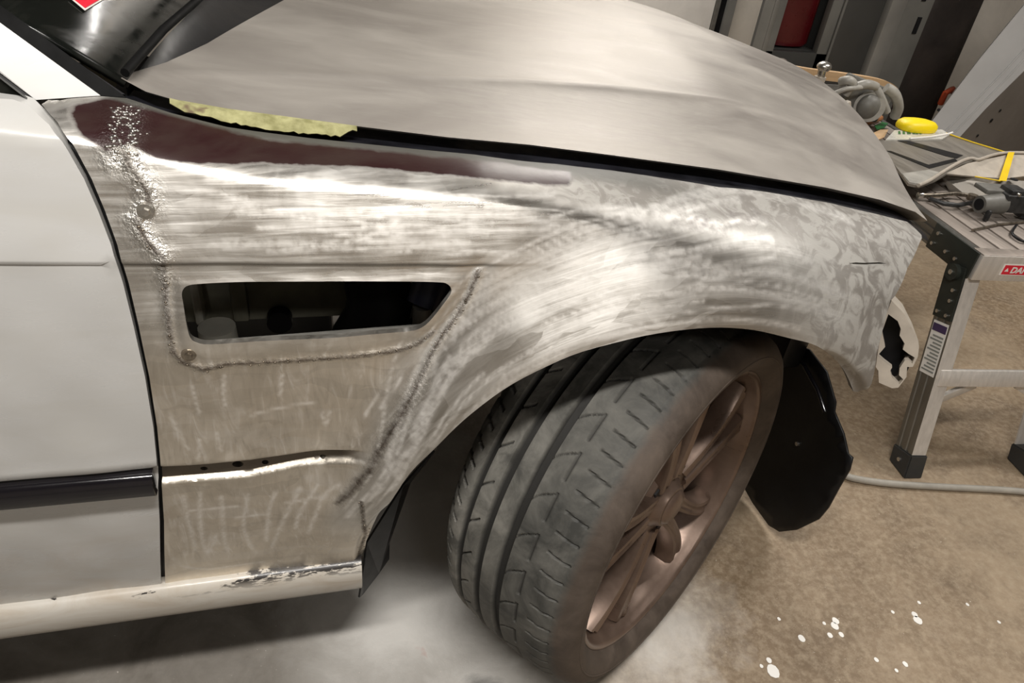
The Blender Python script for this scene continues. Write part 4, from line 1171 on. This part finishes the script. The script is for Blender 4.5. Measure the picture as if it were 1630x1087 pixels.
# ================================================================ THE WORK PLATFORM
ZT = 0.55
YAW = math.radians(7)
dR = np.array([math.sin(YAW), math.cos(YAW), 0.0]); dE = np.array([math.cos(YAW), -math.sin(YAW), 0.0]); UP = np.array([0, 0, 1.0])
PA = aZ(1560, 404, ZT)                      # near left corner of the deck
PW, PL = 0.345, 1.75
RP = Matrix((Vector(dE), Vector(dR), Vector(UP))).transposed()
def pl(e, r, z): return PA + dE * e + dR * r + UP * (z - ZT)
plat = thing('work_platform', tuple(pl(PW / 2, PL / 2, 0)), 'aluminium folding work platform with ribbed deck standing beside the car', 'platform')
ns = 6; sw = (PW - 0.04) / ns
for i in range(ns):
    c = pl(0.02 + sw * (i + 0.5), PL / 2, ZT - 0.006)
    box('deck_slat', tuple(c), (sw - 0.0065, PL - 0.03, 0.012), M['deck'], plat, RP, 0.002)
box('deck_base', tuple(pl(PW / 2, PL / 2, ZT - 0.014)), (PW - 0.03, PL - 0.04, 0.006), M['greyd'], plat, RP)
def extr(name, sec_, r0, r1, m, e0=0.0):
    V = []; k = len(sec_)
    for r in (r0, r1):
        for (e, z) in sec_: V.append(pl(e0 + e, r, ZT + z))
    F = [(j, (j + 1) % k, k + (j + 1) % k, k + j) for j in range(k)] + [tuple(range(k))[::-1], tuple(range(k, 2 * k))]
    bm = bmesh.new(); vv = [bm.verts.new(v) for v in V]
    for f in F: bm.faces.new([vv[i] for i in f])
    return from_bm(name, bm, m, plat)
railsec = [(0.018, 0.0), (0.0, 0.0), (0.0, -.008), (.004, -.010), (.004, -.017), (0, -.019), (0, -.026), (.004, -.028), (.004, -.035), (0, -.037), (0, -.044), (.004, -.046), (.004, -.050), (0, -.052), (0, -.058), (.018, -.058)]
extr('side_rail', railsec, 0.0, PL, M['alud'])
extr('side_rail', [(PW - e, z) for e, z in railsec[::-1]], 0.0, PL, M['alud'])
endsec = [(0, 0.002), (0.012, 0.002), (.012, -.062), (0, -.062)]
for r0, r1 in ((-0.012, 0.0), (PL, PL + 0.012)):
    e = box('end_cap', tuple(pl(PW / 2, (r0 + r1) / 2, ZT - 0.029)), (PW, 0.012, 0.062), M['alu'], plat, RP, 0.0015)
    box('end_lip', tuple(pl(PW / 2, (r0 + r1) / 2 + (0.012 if r0 < 0 else -0.012), ZT + 0.002)), (PW, 0.034, 0.003), M['deck'], e, RP, 0.001)
    if r0 < 0:
        le0, le1 = 0.062, 0.20
        box('danger_label_border', tuple(pl((le0 + le1) / 2, r0 - 0.0006, ZT - 0.030)), (le1 - le0, 0.0012, 0.028), M['white'], e, RP)
        box('danger_label', tuple(pl((le0 + le1) / 2, r0 - 0.0012, ZT - 0.030)), (le1 - le0 - 0.006, 0.0012, 0.023), M['red'], e, RP)
        # warning triangle and the word
        b_ = [pl(le0 + 0.007, r0 - 0.0022, ZT - 0.034), pl(le0 + 0.017, r0 - 0.0022, ZT - 0.034), pl(le0 + 0.012, r0 - 0.0022, ZT - 0.025)]
        slabpoly('warning_triangle', b_, 0.0006, M['white'], e)
        fc = bpy.data.curves.new('danger_word', 'FONT'); fc.body = 'DANGER'; fc.size = 0.0205; fc.extrude = 0.0004; fc.shear = 0.15; fc.offset = 0.0006
        fo = bpy.data.objects.new('danger_word', fc); COL.objects.link(fo)
        bpy.context.view_layer.update()
        me = bpy.data.meshes.new_from_object(fo.evaluated_get(bpy.context.evaluated_depsgraph_get()))
        bpy.data.objects.remove(fo)
        me.materials.clear(); me.materials.append(M['white'])
        wo = bpy.data.objects.new('danger_word', me); COL.objects.link(wo); wo.parent = e
        o_ = pl(le0 + 0.021, r0 - 0.0024, ZT - 0.037)
        wo.matrix_basis = Matrix(((dE[0], 0, -dR[0], o_[0]), (dE[1], 0, -dR[1], o_[1]), (0, 1, 0, o_[2]), (0, 0, 0, 1)))
FOOT = {0: np.array([.921, .336, 0.0])}
splE, splR = (PA - FOOT[0]) @ dE, (PA - FOOT[0]) @ dR
def leg(e_side, r_side):
    """one splayed leg: web facing sideways, flange facing the end"""
    top = pl(0.016 if e_side == 0 else PW - 0.016, 0.034 if r_side == 0 else PL - 0.034, ZT - 0.05)
    ft = pl(0, 0, 0)
    d_e, d_r = (FOOT[0] - PA) @ dE, (FOOT[0] - PA) @ dR
    ft = pl((d_e + 0.0) if e_side == 0 else PW - d_e, d_r if r_side == 0 else PL - d_r, 0.0)
    ft = ft * 1.0; ft[2] = 0.0
    ax_ = (top - ft) / np.linalg.norm(top - ft)
    se = 1 if e_side == 0 else -1; sr = 1 if r_side == 0 else -1
    xw = dE - ax_ * (dE @ ax_); xw /= np.linalg.norm(xw); yw = np.cross(ax_, xw)
    if yw @ dR < 0: yw = -yw
    def pt(s, x, y): return ft + ax_ * s + xw * x * se + yw * y * sr
    Lg = np.linalg.norm(top - ft)
    # channel section, web with shallow ribs on the outer side
    sec_ = [(-.019, -.030), (.019, -.030), (.019, -.026), (-.013, -.026), (-.013, .026), (.019, .026), (.019, .030), (-.019, .030),
            (-.019, .020), (-.0165, .018), (-.0165, .010), (-.019, .008), (-.019, -.004), (-.0165, -.006), (-.0165, -.014), (-.019, -.016)]
    k = len(sec_); V = [pt(s, x, y) for s in (0.045, Lg) for (x, y) in sec_]
    bm = bmesh.new(); vv = [bm.verts.new(v) for v in V]
    for j in range(k): bm.faces.new([vv[j], vv[(j + 1) % k], vv[k + (j + 1) % k], vv[k + j]])
    bm.faces.new([vv[j] for j in range(k)]); bm.faces.new([vv[k + j] for j in range(k)])
    lg = from_bm('leg', bm, M['alu'], plat)
    # darker face on the web
    lg.data.materials.append(M['alud'])
    xo = Vector(-xw * se)
    for p_ in lg.data.polygons:
        if p_.normal.dot(xo) > 0.6: p_.material_index = 1
    # foot
    bm = bmesh.new()
    lo = [pt(0.0, x, y) for x, y in ((-.024, -.035), (.026, -.035), (.026, .035), (-.024, .035))]; hi = [pt(0.055, x, y) for x, y in ((-.023, -.034), (.024, -.034), (.024, .034), (-.023, .034))]
    for v in lo: v[2] = 0.0
    vv = [bm.verts.new(v) for v in lo + hi]
    for j in range(4): bm.faces.new([vv[j], vv[(j + 1) % 4], vv[4 + (j + 1) % 4], vv[4 + j]])
    bm.faces.new(vv[:4]); bm.faces.new(vv[4:])
    bmesh.ops.recalc_face_normals(bm, faces=bm.faces)
    bmesh.ops.bevel(bm, geom=list(bm.edges), offset=0.003, segments=2, affect='EDGES')
    from_bm('foot', bm, M['footblk'], lg, True, 40)
    c = pt(0.028, -.0235, 0.0); cyl('rivet', tuple(c), tuple(c - xw * se * 0.003), 0.0055, M['steel'], lg, n=10)
    # dark bracket joining leg and rail
    P6 = [(Lg - 0.125, -.029), (Lg - 0.125, .029), (Lg - 0.02, .03), (Lg + 0.0, .028), (Lg, -.028)]
    bm = bmesh.new()
    vv = [bm.verts.new(pt(s, -.0195, y)) for s, y in P6] + [bm.verts.new(pt(s, -.0245, y)) for s, y in P6]
    n_ = len(P6)
    bm.faces.new(vv[:n_]); bm.faces.new(vv[n_:])
    for j in range(n_): bm.faces.new([vv[j], vv[(j + 1) % n_], vv[n_ + (j + 1) % n_], vv[n_ + j]])
    br = from_bm('bracket', bm, M['green_blk'], plat)
    e_ = 0.0 if e_side == 0 else PW
    r0 = 0.075 if r_side == 0 else PL - 0.075
    box('bracket_plate', tuple(pl(e_ - se * 0.0025, r0, ZT - 0.030)), (0.005, 0.155, 0.064), M['green_blk'], br, RP, 0.0015)
    c = pt(Lg - 0.015, -.022, 0.0)
    cyl('pivot', tuple(c), tuple(c - xw * se * 0.012), 0.019, M['green_blk'], br, n=24)
    cyl('rivet', tuple(c - xw * se * 0.010), tuple(c - xw * se * 0.015), 0.006, M['steel'], br, n=10)
    for (s, y) in ((Lg - 0.055, -.012), (Lg - 0.08, -.012), (Lg - 0.112, .016), (Lg - 0.115, -.014)):
        c = pt(s, -.024, y); cyl('rivet', tuple(c), tuple(c - xw * se * 0.004), 0.0045, M['steel'], br, n=10)
    for (r, z) in ((.130, -.016), (.135, -.044), (.085, -.040), (.050, -.040), (.030, -.052)):
        c = pl(e_ - se * 0.005, r if r_side == 0 else PL - r, ZT + z); cyl('rivet', tuple(c), tuple(c - dE * se * 0.004), 0.0045, M['steel'], br, n=10)
    return lg, pt, Lg, xw, yw, se
LEGS = {}
for a_ in (0, 1):
    for b_ in (0, 1): LEGS[(a_, b_)] = leg(a_, b_)
# instruction label on the near left leg
lg, pt, Lg, xw, yw, se = LEGS[(0, 0)]
def flat_on_leg(name, s0, s1, y0, y1, m, off, parent):
    P = [pt(s0, off, y0), pt(s1, off, y0), pt(s1, off, y1), pt(s0, off, y1)]
    return slabpoly(name, P, 0.0006, m, parent)
s0, s1 = Lg - 0.265, Lg - 0.135
lab = flat_on_leg('instruction_label', s0, s1, -.024, .024, M['white'], -.0198, lg)
flat_on_leg('label_header', s1 - 0.024, s1 - 0.006, -.022, .022, M['purple'], -.0204, lg)
for i in range(11):
    sA = s0 + 0.008 + i * 0.0085
    flat_on_leg('label_line', sA, sA + 0.0038, -.020, .020 - 0.012 * ((i * 7) % 3) / 2, M['print_'], -.0204, lg)
# crossbars and braces
for b_ in (0, 1):
    A_, B_ = LEGS[(0, b_)], LEGS[(1, b_)]
    for k_, (frac, hgt) in enumerate(((0.495, 0.042),)):
        p0 = A_[1](A_[2] * frac, 0.0, -.026); p1 = B_[1](B_[2] * frac, 0.0, -.026)
        mid_ = (p0 + p1) / 2; Lc = np.linalg.norm(p1 - p0)
        R_cb = Matrix((Vector(dE), Vector(A_[4] if b_ == 0 else -A_[4]), Vector(np.cross(dE, A_[4] if b_ == 0 else -A_[4])))).transposed()
        box('crossbar', tuple(mid_), (Lc + 0.02, 0.014, hgt), M['alu'], plat, R_cb, 0.003)
for a_ in (0, 1):
    A_ = LEGS[(a_, 0)]; sg = 1 if a_ == 0 else -1
    p0 = A_[1](A_[2] * 0.375, 0.014, -0.014); p1 = p0 + dE * sg * 0.095 + dR * 0.012 + UP * 0.042
    d_ = (p1 - p0); Ld = np.linalg.norm(d_); d_ /= Ld
    box('brace', tuple((p0 + p1) / 2), (0.012, 0.022, Ld), M['alu'], plat, frame_rot(d_), 0.002)
    cyl('brace_knob', tuple(p0 + UP * 0.03 + dR * 0.012), tuple(p0 + UP * 0.03 + dR * 0.012 + dE * sg * 0.012), 0.010, M['green'], plat)

# ================================================================ THINGS ON THE PLATFORM
def dk(x, y, h=0.0): return aZ(x, y, ZT + 0.001 + h)
# black tool
q0 = dk(1556, 345, .0); q1 = dk(1668, 352, .0)
td = q1 - q0; td /= np.linalg.norm(td); tn = np.cross(UP, td); RT = Matrix((Vector(td), Vector(tn), Vector(UP))).transposed()
tool = thing('air_tool', tuple((q0 + q1) / 2), 'scuffed black tool with a short grey nose lying on the ribbed deck', 'tool')
def tp(l, w, h): return q0 + td * l + tn * w + UP * h
bm = bmesh.new(); bm_box(bm, tp(.115, 0.01, .042), (.15, .05, .046), RT, .006)
bm_box(bm, tp(.07, 0.012, .066), (.045, .045, .02), RT, .005)
bm_box(bm, tp(.16, 0.012, .020), (.10, .035, .036), RT, .008)
from_bm('body', bm, M['tool'], tool, True, 40)
cyl('nose', tuple(tp(-.012, 0, .032)), tuple(tp(.05, .006, .036)), .021, M['greyd'], tool, r1=.026, n=24)
cyl('bore', tuple(tp(-.0135, 0, .032)), tuple(tp(.0, .002, .033)), .014, M['black'], tool, n=20)
box('trigger', tuple(tp(.004, -.022, .014)), (.010, .012, .028), M['tool'], tool, RT, .003)
box('mount_plate', tuple(tp(.035, .035, .060)), (.07, .05, .012), M['greyd'], tool, RT, .003)
for l_, h_ in ((.06, .07), (.10, .056), (.085, .075)): 
    c = tp(l_, -.016, h_); cyl('screw', tuple(c), tuple(c - tn * 0.006), .004, M['steel'], tool, n=10)
# pliers
pli = thing('pliers', tuple(dk(1500, 318)), 'worn brown steel pliers lying open beside the black tool', 'pliers')
tube('handle', [dk(1462, 311, .012), dk(1490, 311, .016), dk(1520, 308, .014), dk(1548, 312, .012)], [.006, .0065, .006, .005], M['weld'], pli)
tube('handle', [dk(1480, 316, .01), dk(1502, 324, .012), dk(1525, 327, .012), dk(1548, 322, .012)], [.005, .006, .006, .005], M['tool'], pli)
bm = bmesh.new(); bm_cyl(bm, dk(1546, 318, .010), dk(1546, 318, .010) + UP * .014, .013, .012, 16); from_bm('joint', bm, M['weld'], pli, True, 40)
cyl('tip', tuple(dk(1461, 311, .012)), tuple(dk(1468, 311, .013)), .008, M['steel'], pli, n=12)
wr = tube('wire_loop', catmull([dk(1618, 358, .006), dk(1611, 370, .006), dk(1617, 378, .005), dk(1630, 384, .005), dk(1646, 380, .005)], 5), .003, M['black'])
tag(wr, 'thin black wire loop lying on the deck below the black tool', 'wire')
wb = tube('thin_rod', [dk(1548, 366, .004), dk(1590, 357, .004), dk(1640, 352, .004)], .003, M['weld'])
tag(wb, 'thin rusty rod lying across the deck slats', 'rod')

# stripped body trim wrapped with yellow tape
trim = thing('body_trim', tuple(dk(1520, 270)), 'grey slotted body trim with a pale curved edge and yellow tape', 'car part')
ZP = 0.055
def tr(x, y, h=ZP): return dk(x, y, h)
slabpoly('plate', [tr(1396, 226), tr(1482, 206), tr(1508, 212), tr(1602, 244), tr(1560, 252), tr(1530, 262), tr(1490, 286), tr(1464, 296), tr(1446, 292), tr(1430, 270)], 0.006, M['slab'], trim)
for pts_ in ([(1424, 222), (1432, 220), (1533, 247), (1523, 252), (1505, 248)], [(1412, 240), (1418, 240), (1478, 262), (1520, 252), (1524, 256), (1480, 268)]):
    slabpoly('slot', [tr(x, y, ZP + .0012) for x, y in pts_], 0.001, M['black'], trim)
slabpoly('lower_plate', [tr(1436, 276, ZP + .0015), tr(1478, 270, ZP + .0015), tr(1500, 275, ZP + .0015), tr(1466, 293, ZP + .0015), tr(1448, 290, ZP + .0015)], .002, M['grey'], trim)
edge = [tr(x, y, ZP + .004) for x, y in ((1462, 295), (1480, 287), (1510, 268), (1532, 256), (1546, 252), (1558, 254), (1580, 247), (1605, 243), (1660, 244))]
tube('pale_edge', catmull(edge, 4), .0045, M['cream'], trim)
slabpoly('trough', [tr(1505, 276), tr(1540, 260), tr(1605, 246), tr(1665, 247), tr(1665, 276, .035), tr(1600, 284, .035), tr(1555, 281, .035)], .004, M['cream'], trim)
slabpoly('underside', [tr(1500, 278, .034), tr(1555, 282, .034), tr(1600, 286, .034), tr(1665, 290, .034), tr(1665, 318, .002), tr(1545, 314, .002), tr(1512, 302, .002)], .004, M['slab'], trim)
slabpoly('yellow_tape', [tr(1605, 242, ZP + .009), tr(1615, 242, ZP + .009), tr(1602, 288, .041), tr(1590, 287, .041)], .0012, M['ytape'], trim)
tube('yellow_tape_edge', [tr(1506, 212, ZP + .003), tr(1550, 227, ZP + .003), tr(1606, 244, ZP + .004)], .002, M['ytape'], trim)
tube('yellow_tape_edge', [tr(1552, 281, .040), tr(1592, 288, .040)], .0018, M['ytape'], trim)
c = tr(1614, 286, .040); cyl('bolt_hole', tuple(c), tuple(c + UP * .002), .010, M['black'], trim, n=14)

# packet with a yellow sponge on it
pk = thing('packet', tuple(dk(1462, 214, ZP)), 'clear film packet with green print lying on the grey trim', 'packet')
pc = [dk(x, y, ZP + .004) for x, y in ((1410, 222), (1424, 207), (1500, 206), (1512, 214), (1500, 221), (1455, 222))]
slabpoly('film', pc, .004, M['film'], pk)
for i, (x, w_) in enumerate(((1430, 4), (1437, 4), (1444, 6), (1453, 4), (1458, 4), (1464, 3))):
    slabpoly('printed_letter', [dk(x, 213, ZP + .0052), dk(x + w_, 213, ZP + .0052), dk(x + w_ - 1, 208.5, ZP + .0052), dk(x, 208.5, ZP + .0052)], .0006, M['green'], pk)
tube('film_fold', [dk(1448, 221, ZP + .006), dk(1480, 218, ZP + .007), dk(1510, 213, ZP + .006), dk(1516, 211, ZP + .006)], .003, M['white'], pk)
sc = dk(1461, 199, ZP + .018)
th = np.linspace(0, 2 * np.pi, 28, endpoint=False); V = []; F = []
ringp = [(0.0, 0.0), (.96, -.013), (1.0, -.006), (.97, .004), (.80, .012), (.45, .0165), (0.001, .018)]
ex = dE * 0.062; ey = dR * 0.038
for (s_, z_) in ringp[1:]:
    for t_ in th:
        c_ = np.sign(math.cos(t_)) * abs(math.cos(t_)) ** .75; s2 = np.sign(math.sin(t_)) * abs(math.sin(t_)) ** .85
        V.append(sc + ex * s_ * c_ + ey * s_ * s2 * (1 - .18 * c_) + UP * z_)
nr = len(ringp) - 1
for i in range(nr - 1):
    for j in range(28): F.append((i * 28 + j, i * 28 + (j + 1) % 28, (i + 1) * 28 + (j + 1) % 28, (i + 1) * 28 + j))
F.append(tuple(range(28))[::-1]); F.append(tuple((nr - 1) * 28 + j for j in range(28)))
sp_ = obj('sponge', V, F, M['yellow'], None, True, 60); tag(sp_, 'bright yellow rounded sponge lying on the film packet', 'sponge')

# grey lamp unit, hammer, board
lu = thing('lamp_unit', tuple(dk(1378, 200)), 'grey plastic headlamp unit with a round motor and clips', 'car part')
def lp(x, y, Y_): return aY(x, y, Y_)
LY = float(dk(1385, 206)[1])
s_ = LY - CAM_C[1]
ppm = 1 / np.linalg.norm(lp(1386, 150, LY) - lp(1385, 150, LY))      # pixels per metre there
R_ = lambda px_: px_ / ppm
bm = bmesh.new(); bmesh.ops.create_uvsphere(bm, u_segments=24, v_segments=14, radius=R_(17), matrix=Matrix.Translation(Vector(lp(1383, 170, LY))) @ Matrix.Diagonal((1, .8, 1, 1)))
from_bm('motor_dome', bm, M['greyd'], lu, True)
cyl('motor_ring', tuple(lp(1384, 170, LY - .008)), tuple(lp(1384, 168, LY + .03)), R_(20), M['grey'], lu, n=28)
box('housing', tuple(lp(1372, 156, LY + .05)), (R_(76), .05, R_(46)), M['greyd'], lu, Matrix.Rotation(0.25, 3, 'Y'), .008)
tube('strap', catmull([lp(1322, 152, LY), lp(1345, 142, LY - .02), lp(1362, 140, LY - .02), lp(1380, 138, LY)], 5), R_(3.2), M['grey'], lu)
tube('clip', catmull([lp(1338, 130, LY + .01), lp(1350, 128, LY - .01), lp(1357, 134, LY - .01), lp(1345, 150, LY)], 5), R_(6), M['grey'], lu)
tube('top_bar', catmull([lp(1366, 137, LY), lp(1380, 134, LY - .01), lp(1394, 138, LY)], 5), R_(6), M['grey'], lu)
tube('side_strap', catmull([lp(1410, 140, LY), lp(1424, 150, LY - .01), lp(1430, 170, LY - .01), lp(1424, 186, LY)], 6), R_(7), M['grey'], lu)
tube('side_strap', catmull([lp(1396, 142, LY), lp(1404, 158, LY - .012), lp(1412, 178, LY - .012)], 6), R_(5), M['grey'], lu)
box('bracket', tuple(lp(1345, 168, LY)), (R_(14), .02, R_(9)), M['cream'], lu, Matrix.Rotation(-.5, 3, 'Y'), .003)
st_ = tube('wooden_stick', [dk(1366, 197, .012), dk(1384, 193, .012), dk(1402, 188, .012)], [.010, .011, .009], M['cork']); tag(st_, 'orange-brown wooden stick in front of the grey lamp unit', 'stick')
cb = slabpoly('cardboard_scrap', [dk(1386, 213, .03), dk(1402, 206, .03), dk(1414, 206, .034), dk(1408, 218, .03), dk(1398, 222, .03)], .003, M['wood'], None); tag(cb, 'torn brown cardboard scrap beside the film packet', 'cardboard')
gw = slabpoly('green_wrapper', [dk(1392, 200, .012), dk(1404, 194, .014), dk(1414, 196, .012), dk(1408, 203, .012), dk(1396, 206, .012)], .002, M['green'], None); tag(gw, 'crumpled green wrapper beneath the grey lamp unit', 'wrapper')
HY = LY + 0.12
hm = thing('hammer', tuple(dk(1305, 140)), 'chrome ball-headed hammer standing up behind the bonnet edge', 'hammer')
bm = bmesh.new(); bmesh.ops.create_uvsphere(bm, u_segments=20, v_segments=12, radius=R_(10), matrix=Matrix.Translation(Vector(lp(1312, 106, HY))) @ Matrix.Diagonal((1, 1, .7, 1)))
from_bm('head', bm, M['steel'], hm, True)
cyl('neck', tuple(lp(1310, 106, HY)), tuple(lp(1306, 124, HY)), R_(5.5), M['steel'], hm)
cyl('shaft', tuple(lp(1306, 122, HY)), tuple(lp(1293, 160, HY)), R_(8), M['cream'], hm, r1=R_(6))
BY = HY + 0.10
bw = catmull([lp(1240, 100, BY), lp(1290, 110, BY), lp(1345, 117, BY), (lp(1395, 125, BY)), lp(1418, 132, BY - .01), lp(1430, 141, BY - .03)], 5)
V = []; F = []
for p_ in bw:
    for (dy, dz) in ((0, 0), (.02, 0), (.02, -R_(13)), (0, -R_(13))): V.append(p_ + np.array([0, dy, dz]))
for i in range(len(bw) - 1):
    for j in range(4): F.append((i * 4 + j, i * 4 + (j + 1) % 4, (i + 1) * 4 + (j + 1) % 4, (i + 1) * 4 + j))
F += [(0, 1, 2, 3), tuple((len(bw) - 1) * 4 + j for j in (3, 2, 1, 0))]
crate = thing('wooden_tray', tuple(dk(1340, 150)), 'wooden tray with a curved rim behind the grey lamp unit', 'tray')
obj('rim', V, F, M['wood'], crate, True, 40)
zb_ = ZT + 0.003
tl, trr = lp(1240, 100, BY), lp(1428, 140, BY)
box('tray_wall', ((tl[0] + trr[0]) / 2, BY + .012, (zb_ + trr[2]) / 2), (trr[0] - tl[0], .012, trr[2] - zb_ - .005), M['greyd'], crate)

# ================================================================ HOSE, PAINT DROPS
hz = catmull([aZ(x, y, .009) for x, y in ((1270, 742), (1330, 752), (1362, 762), (1420, 770), (1500, 775), (1580, 779), (1640, 784), (1740, 800), (1850, 830), (2000, 880), (2200, 960))], 6)
tag(tube('hose', hz, .0085, M['hose'], None, 10), 'thin grey hose lying on the concrete in front of the platform foot', 'hose')
V = []; F = []
for (x, y, r) in ((1231, 1068, 7), (1224, 1051, 3), (1330, 988, 4), (1329, 996, 4.5), (1312, 992, 2), (1339, 1010, 3), (1321, 1011, 3), (1276, 1016, 4), (1461, 987, 5), (1456, 978, 3.5), (1421, 974, 2), (1463, 959, 2),
                  (1441, 1057, 3), (1395, 1050, 2.5), (1212, 1060, 2), (1427, 1067, 2), (1240, 985, 2), (1590, 990, 2), (1540, 962, 2)):
    c = aZ(x, y, 0.0008); rr_ = r / 620.0; b0 = len(V)
    for z_ in (0.0002, 0.0012):
        for k_ in range(10): V.append((c[0] + rr_ * math.cos(k_ * .628) * rng.uniform(.85, 1.15), c[1] + rr_ * math.sin(k_ * .628) * 1.2, z_))
    F.append(tuple(b0 + 10 + i for i in range(10)))
    F += [(b0 + i, b0 + (i + 1) % 10, b0 + 10 + (i + 1) % 10, b0 + 10 + i) for i in range(10)]
o = obj('paint_drops', V, F, M['paintspot'], fl); o['kind'] = 'stuff'

# ================================================================ BACKGROUND
CY = 2.35
def cx(px_, y_=60): return float(aY(px_, y_, CY)[0])
cab = thing('storage_cabinet', (cx(1320), CY + .25, 0), 'tall dark grey metal cabinet with a pale corner post and a window', 'cabinet')
xa, xb, xc, xd = cx(1226), cx(1330), cx(1390), cx(1462)
H_ = 1.75
zw0 = float(aY(1290, 84, CY)[2])
# left bay: frame round a window, dark interior
box('frame_post', ((xa + cx(1237)) / 2, CY + .02, H_ / 2), (cx(1237) - xa, .04, H_), M['cabm'], cab, bev=.003)
box('frame_post', ((cx(1308) + xb) / 2, CY + .02, H_ / 2), (xb - cx(1308), .04, H_), M['cabm'], cab, bev=.003)
box('frame_sill', ((xa + xb) / 2, CY + .02, zw0 / 2), (xb - xa, .04, zw0), M['cab'], cab, bev=.003)
box('back', ((xa + xd) / 2, CY + .13, H_ / 2), (xd - xa, .02, H_), M['cab'], cab)
box('side_panel', (xa + .01, CY + .08, H_ / 2), (.02, .08, H_), M['cabm'], cab)
box('top', ((xa + xd) / 2, CY + .07, H_ + .01), (xd - xa, .14, .02), M['cab'], cab)
box('door', ((xb + xc) / 2, CY + .012, H_ / 2), (xc - xb, .024, H_), M['cab'], cab, bev=.004)
cyl('door_bar', (cx(1326), CY - .006, .25), (cx(1326), CY - .006, H_), .007, M['cabm'], cab, n=10)
box('corner_post', ((xc + cx(1418)) / 2, CY - .004, H_ / 2), (cx(1418) - xc, .05, H_), M['cabl'], cab, Matrix.Rotation(.12, 3, 'Z'), .012)
box('side_post', ((cx(1416) + xd) / 2, CY + .02, H_ / 2), (xd - cx(1416), .06, H_), M['cabm'], cab, bev=.004)
for (x0, y0, x1, y1) in ((1455, 27, 1464, 54), (1468, -14, 1478, 2)):
    p0, p1 = aY((x0 + x1) / 2, y0, CY - .012), aY((x0 + x1) / 2, y1, CY - .012)
    box('slot', tuple((p0 + p1) / 2), (.022, .006, abs(p1[2] - p0[2])), M['black'], cab)
rc = (cx(1236) + cx(1306)) / 2; rr_ = (cx(1306) - cx(1240)) / 2 * .98
V, F = revolve([(0, 0), (0, .85), (.02, 1.0), (1.0, 1.0), (1.03, .9), (1.06, 0)], 40)
V = np.array([(rc + x * rr_, CY + .08 + y * min(rr_, .038), zw0 + .012 + z * .75) for x, y, z in V])
rcyl = obj('red_canister', V, F, M['redcyl'], None, True, 50); tag(rcyl, 'dark red enamelled canister standing inside the grey cabinet window', 'canister')
slab('shelf_under', cx(1237) + .002, cx(1308) - .002, CY + .042, CY + .48, zw0 - .01, zw0 + .008, M['cab'], None) if False else None
box('window_shelf', ((cx(1237) + cx(1308)) / 2, CY + .08, zw0 - .006), (cx(1308) - cx(1237) + .02, .08, .02), M['cab'], cab)
# trim on the wall: dark jamb between two white panels
wx = lambda px_: float(aY(px_, 20, WALL_Y)[0])
t1 = slab('trim_1', wx(1133), wx(1139), WALL_Y - .03, WALL_Y, 0, 2.2, M['greyd'])
t2 = slab('trim_2', wx(1139.5), wx(1150), WALL_Y - .015, WALL_Y, 0, 2.2, M['black'])
t3 = slab('trim_3', wx(1150.5), wx(1163), WALL_Y - .035, WALL_Y, 0, 2.2, M['cabl'])
d1 = slab('door_1', wx(920), wx(1132), WALL_Y - .02, WALL_Y, 0, 2.1, M['white'])
# dark draped object
DY = 2.55
x0_, x1_ = float(aY(1445, 60, DY)[0]), float(aY(1562, 50, DY)[0])
bm = bmesh.new(); bm_box(bm, ((x0_ + x1_) / 2, DY + .2, .68), (x1_ - x0_, .40, 1.36), None, .11)
for v in bm.verts: v.co.y += .02 * math.sin(v.co.z * 9 + v.co.x * 5); v.co.x += .02 * math.sin(v.co.z * 5)
dk_ = from_bm('covered_stack', bm, M['dark'], None, True, 60); tag(dk_, 'tall dark brown cloth-covered stack right of the grey cabinet', 'cloth')
oc = tube('orange_handle', [aY(1497, 165, DY - .03), aY(1505, 148, DY - .05), aY(1516, 142, DY - .03), aY(1520, 150, DY - .02)], .016, M['orange']); tag(oc, 'dull orange handle in the dark beside the leaning grey panel', 'handle')
# leaning grey panel
LN = np.array([-0.30, -0.86, 0.36]); LP0 = aY(1530, 190, 2.0)
def lpn(x, y, o=0.0): return aP(x, y, LP0 + LN * o, LN)
lean = thing('body_panel', tuple(lpn(1520, 230)), 'pale grey primed car panel leaning behind the platform', 'car part')
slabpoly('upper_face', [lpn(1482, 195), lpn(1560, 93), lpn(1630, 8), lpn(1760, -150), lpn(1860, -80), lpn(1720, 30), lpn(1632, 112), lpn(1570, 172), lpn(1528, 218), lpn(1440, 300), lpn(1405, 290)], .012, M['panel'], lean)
for a_, b_ in (((1504, 210), (1600, 112)), ((1516, 214), (1605, 122))):
    tube('pressed_line', [lpn(*a_, .002), lpn((a_[0] + b_[0]) / 2, (a_[1] + b_[1]) / 2, .002), lpn(*b_, .002), lpn(b_[0] + 60, b_[1] - 66, .002)], .0035, M['greyd'] if False else M['panel'], lean, 8)
L2 = np.array([0.25, -0.9, -0.10]); k0 = lpn(1570, 172)
def lp2(x, y, o=0.0): return aP(x, y, k0 + L2 * o, L2)
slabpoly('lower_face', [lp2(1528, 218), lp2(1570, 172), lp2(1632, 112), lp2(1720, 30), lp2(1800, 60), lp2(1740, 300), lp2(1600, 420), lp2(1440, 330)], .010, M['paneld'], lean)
for (x, y, r) in ((1578, 192, 4), (1592, 176, 3), (1556, 216, 3)):
    c = lp2(x, y, .002); cyl('hole', tuple(c), tuple(c + L2 * .002), r / 420, M['black'], lean, n=12)
c = lpn(1494, 175, .002); cyl('hole', tuple(c), tuple(c + LN * .002), 3 / 420, M['black'], lean, n=12)
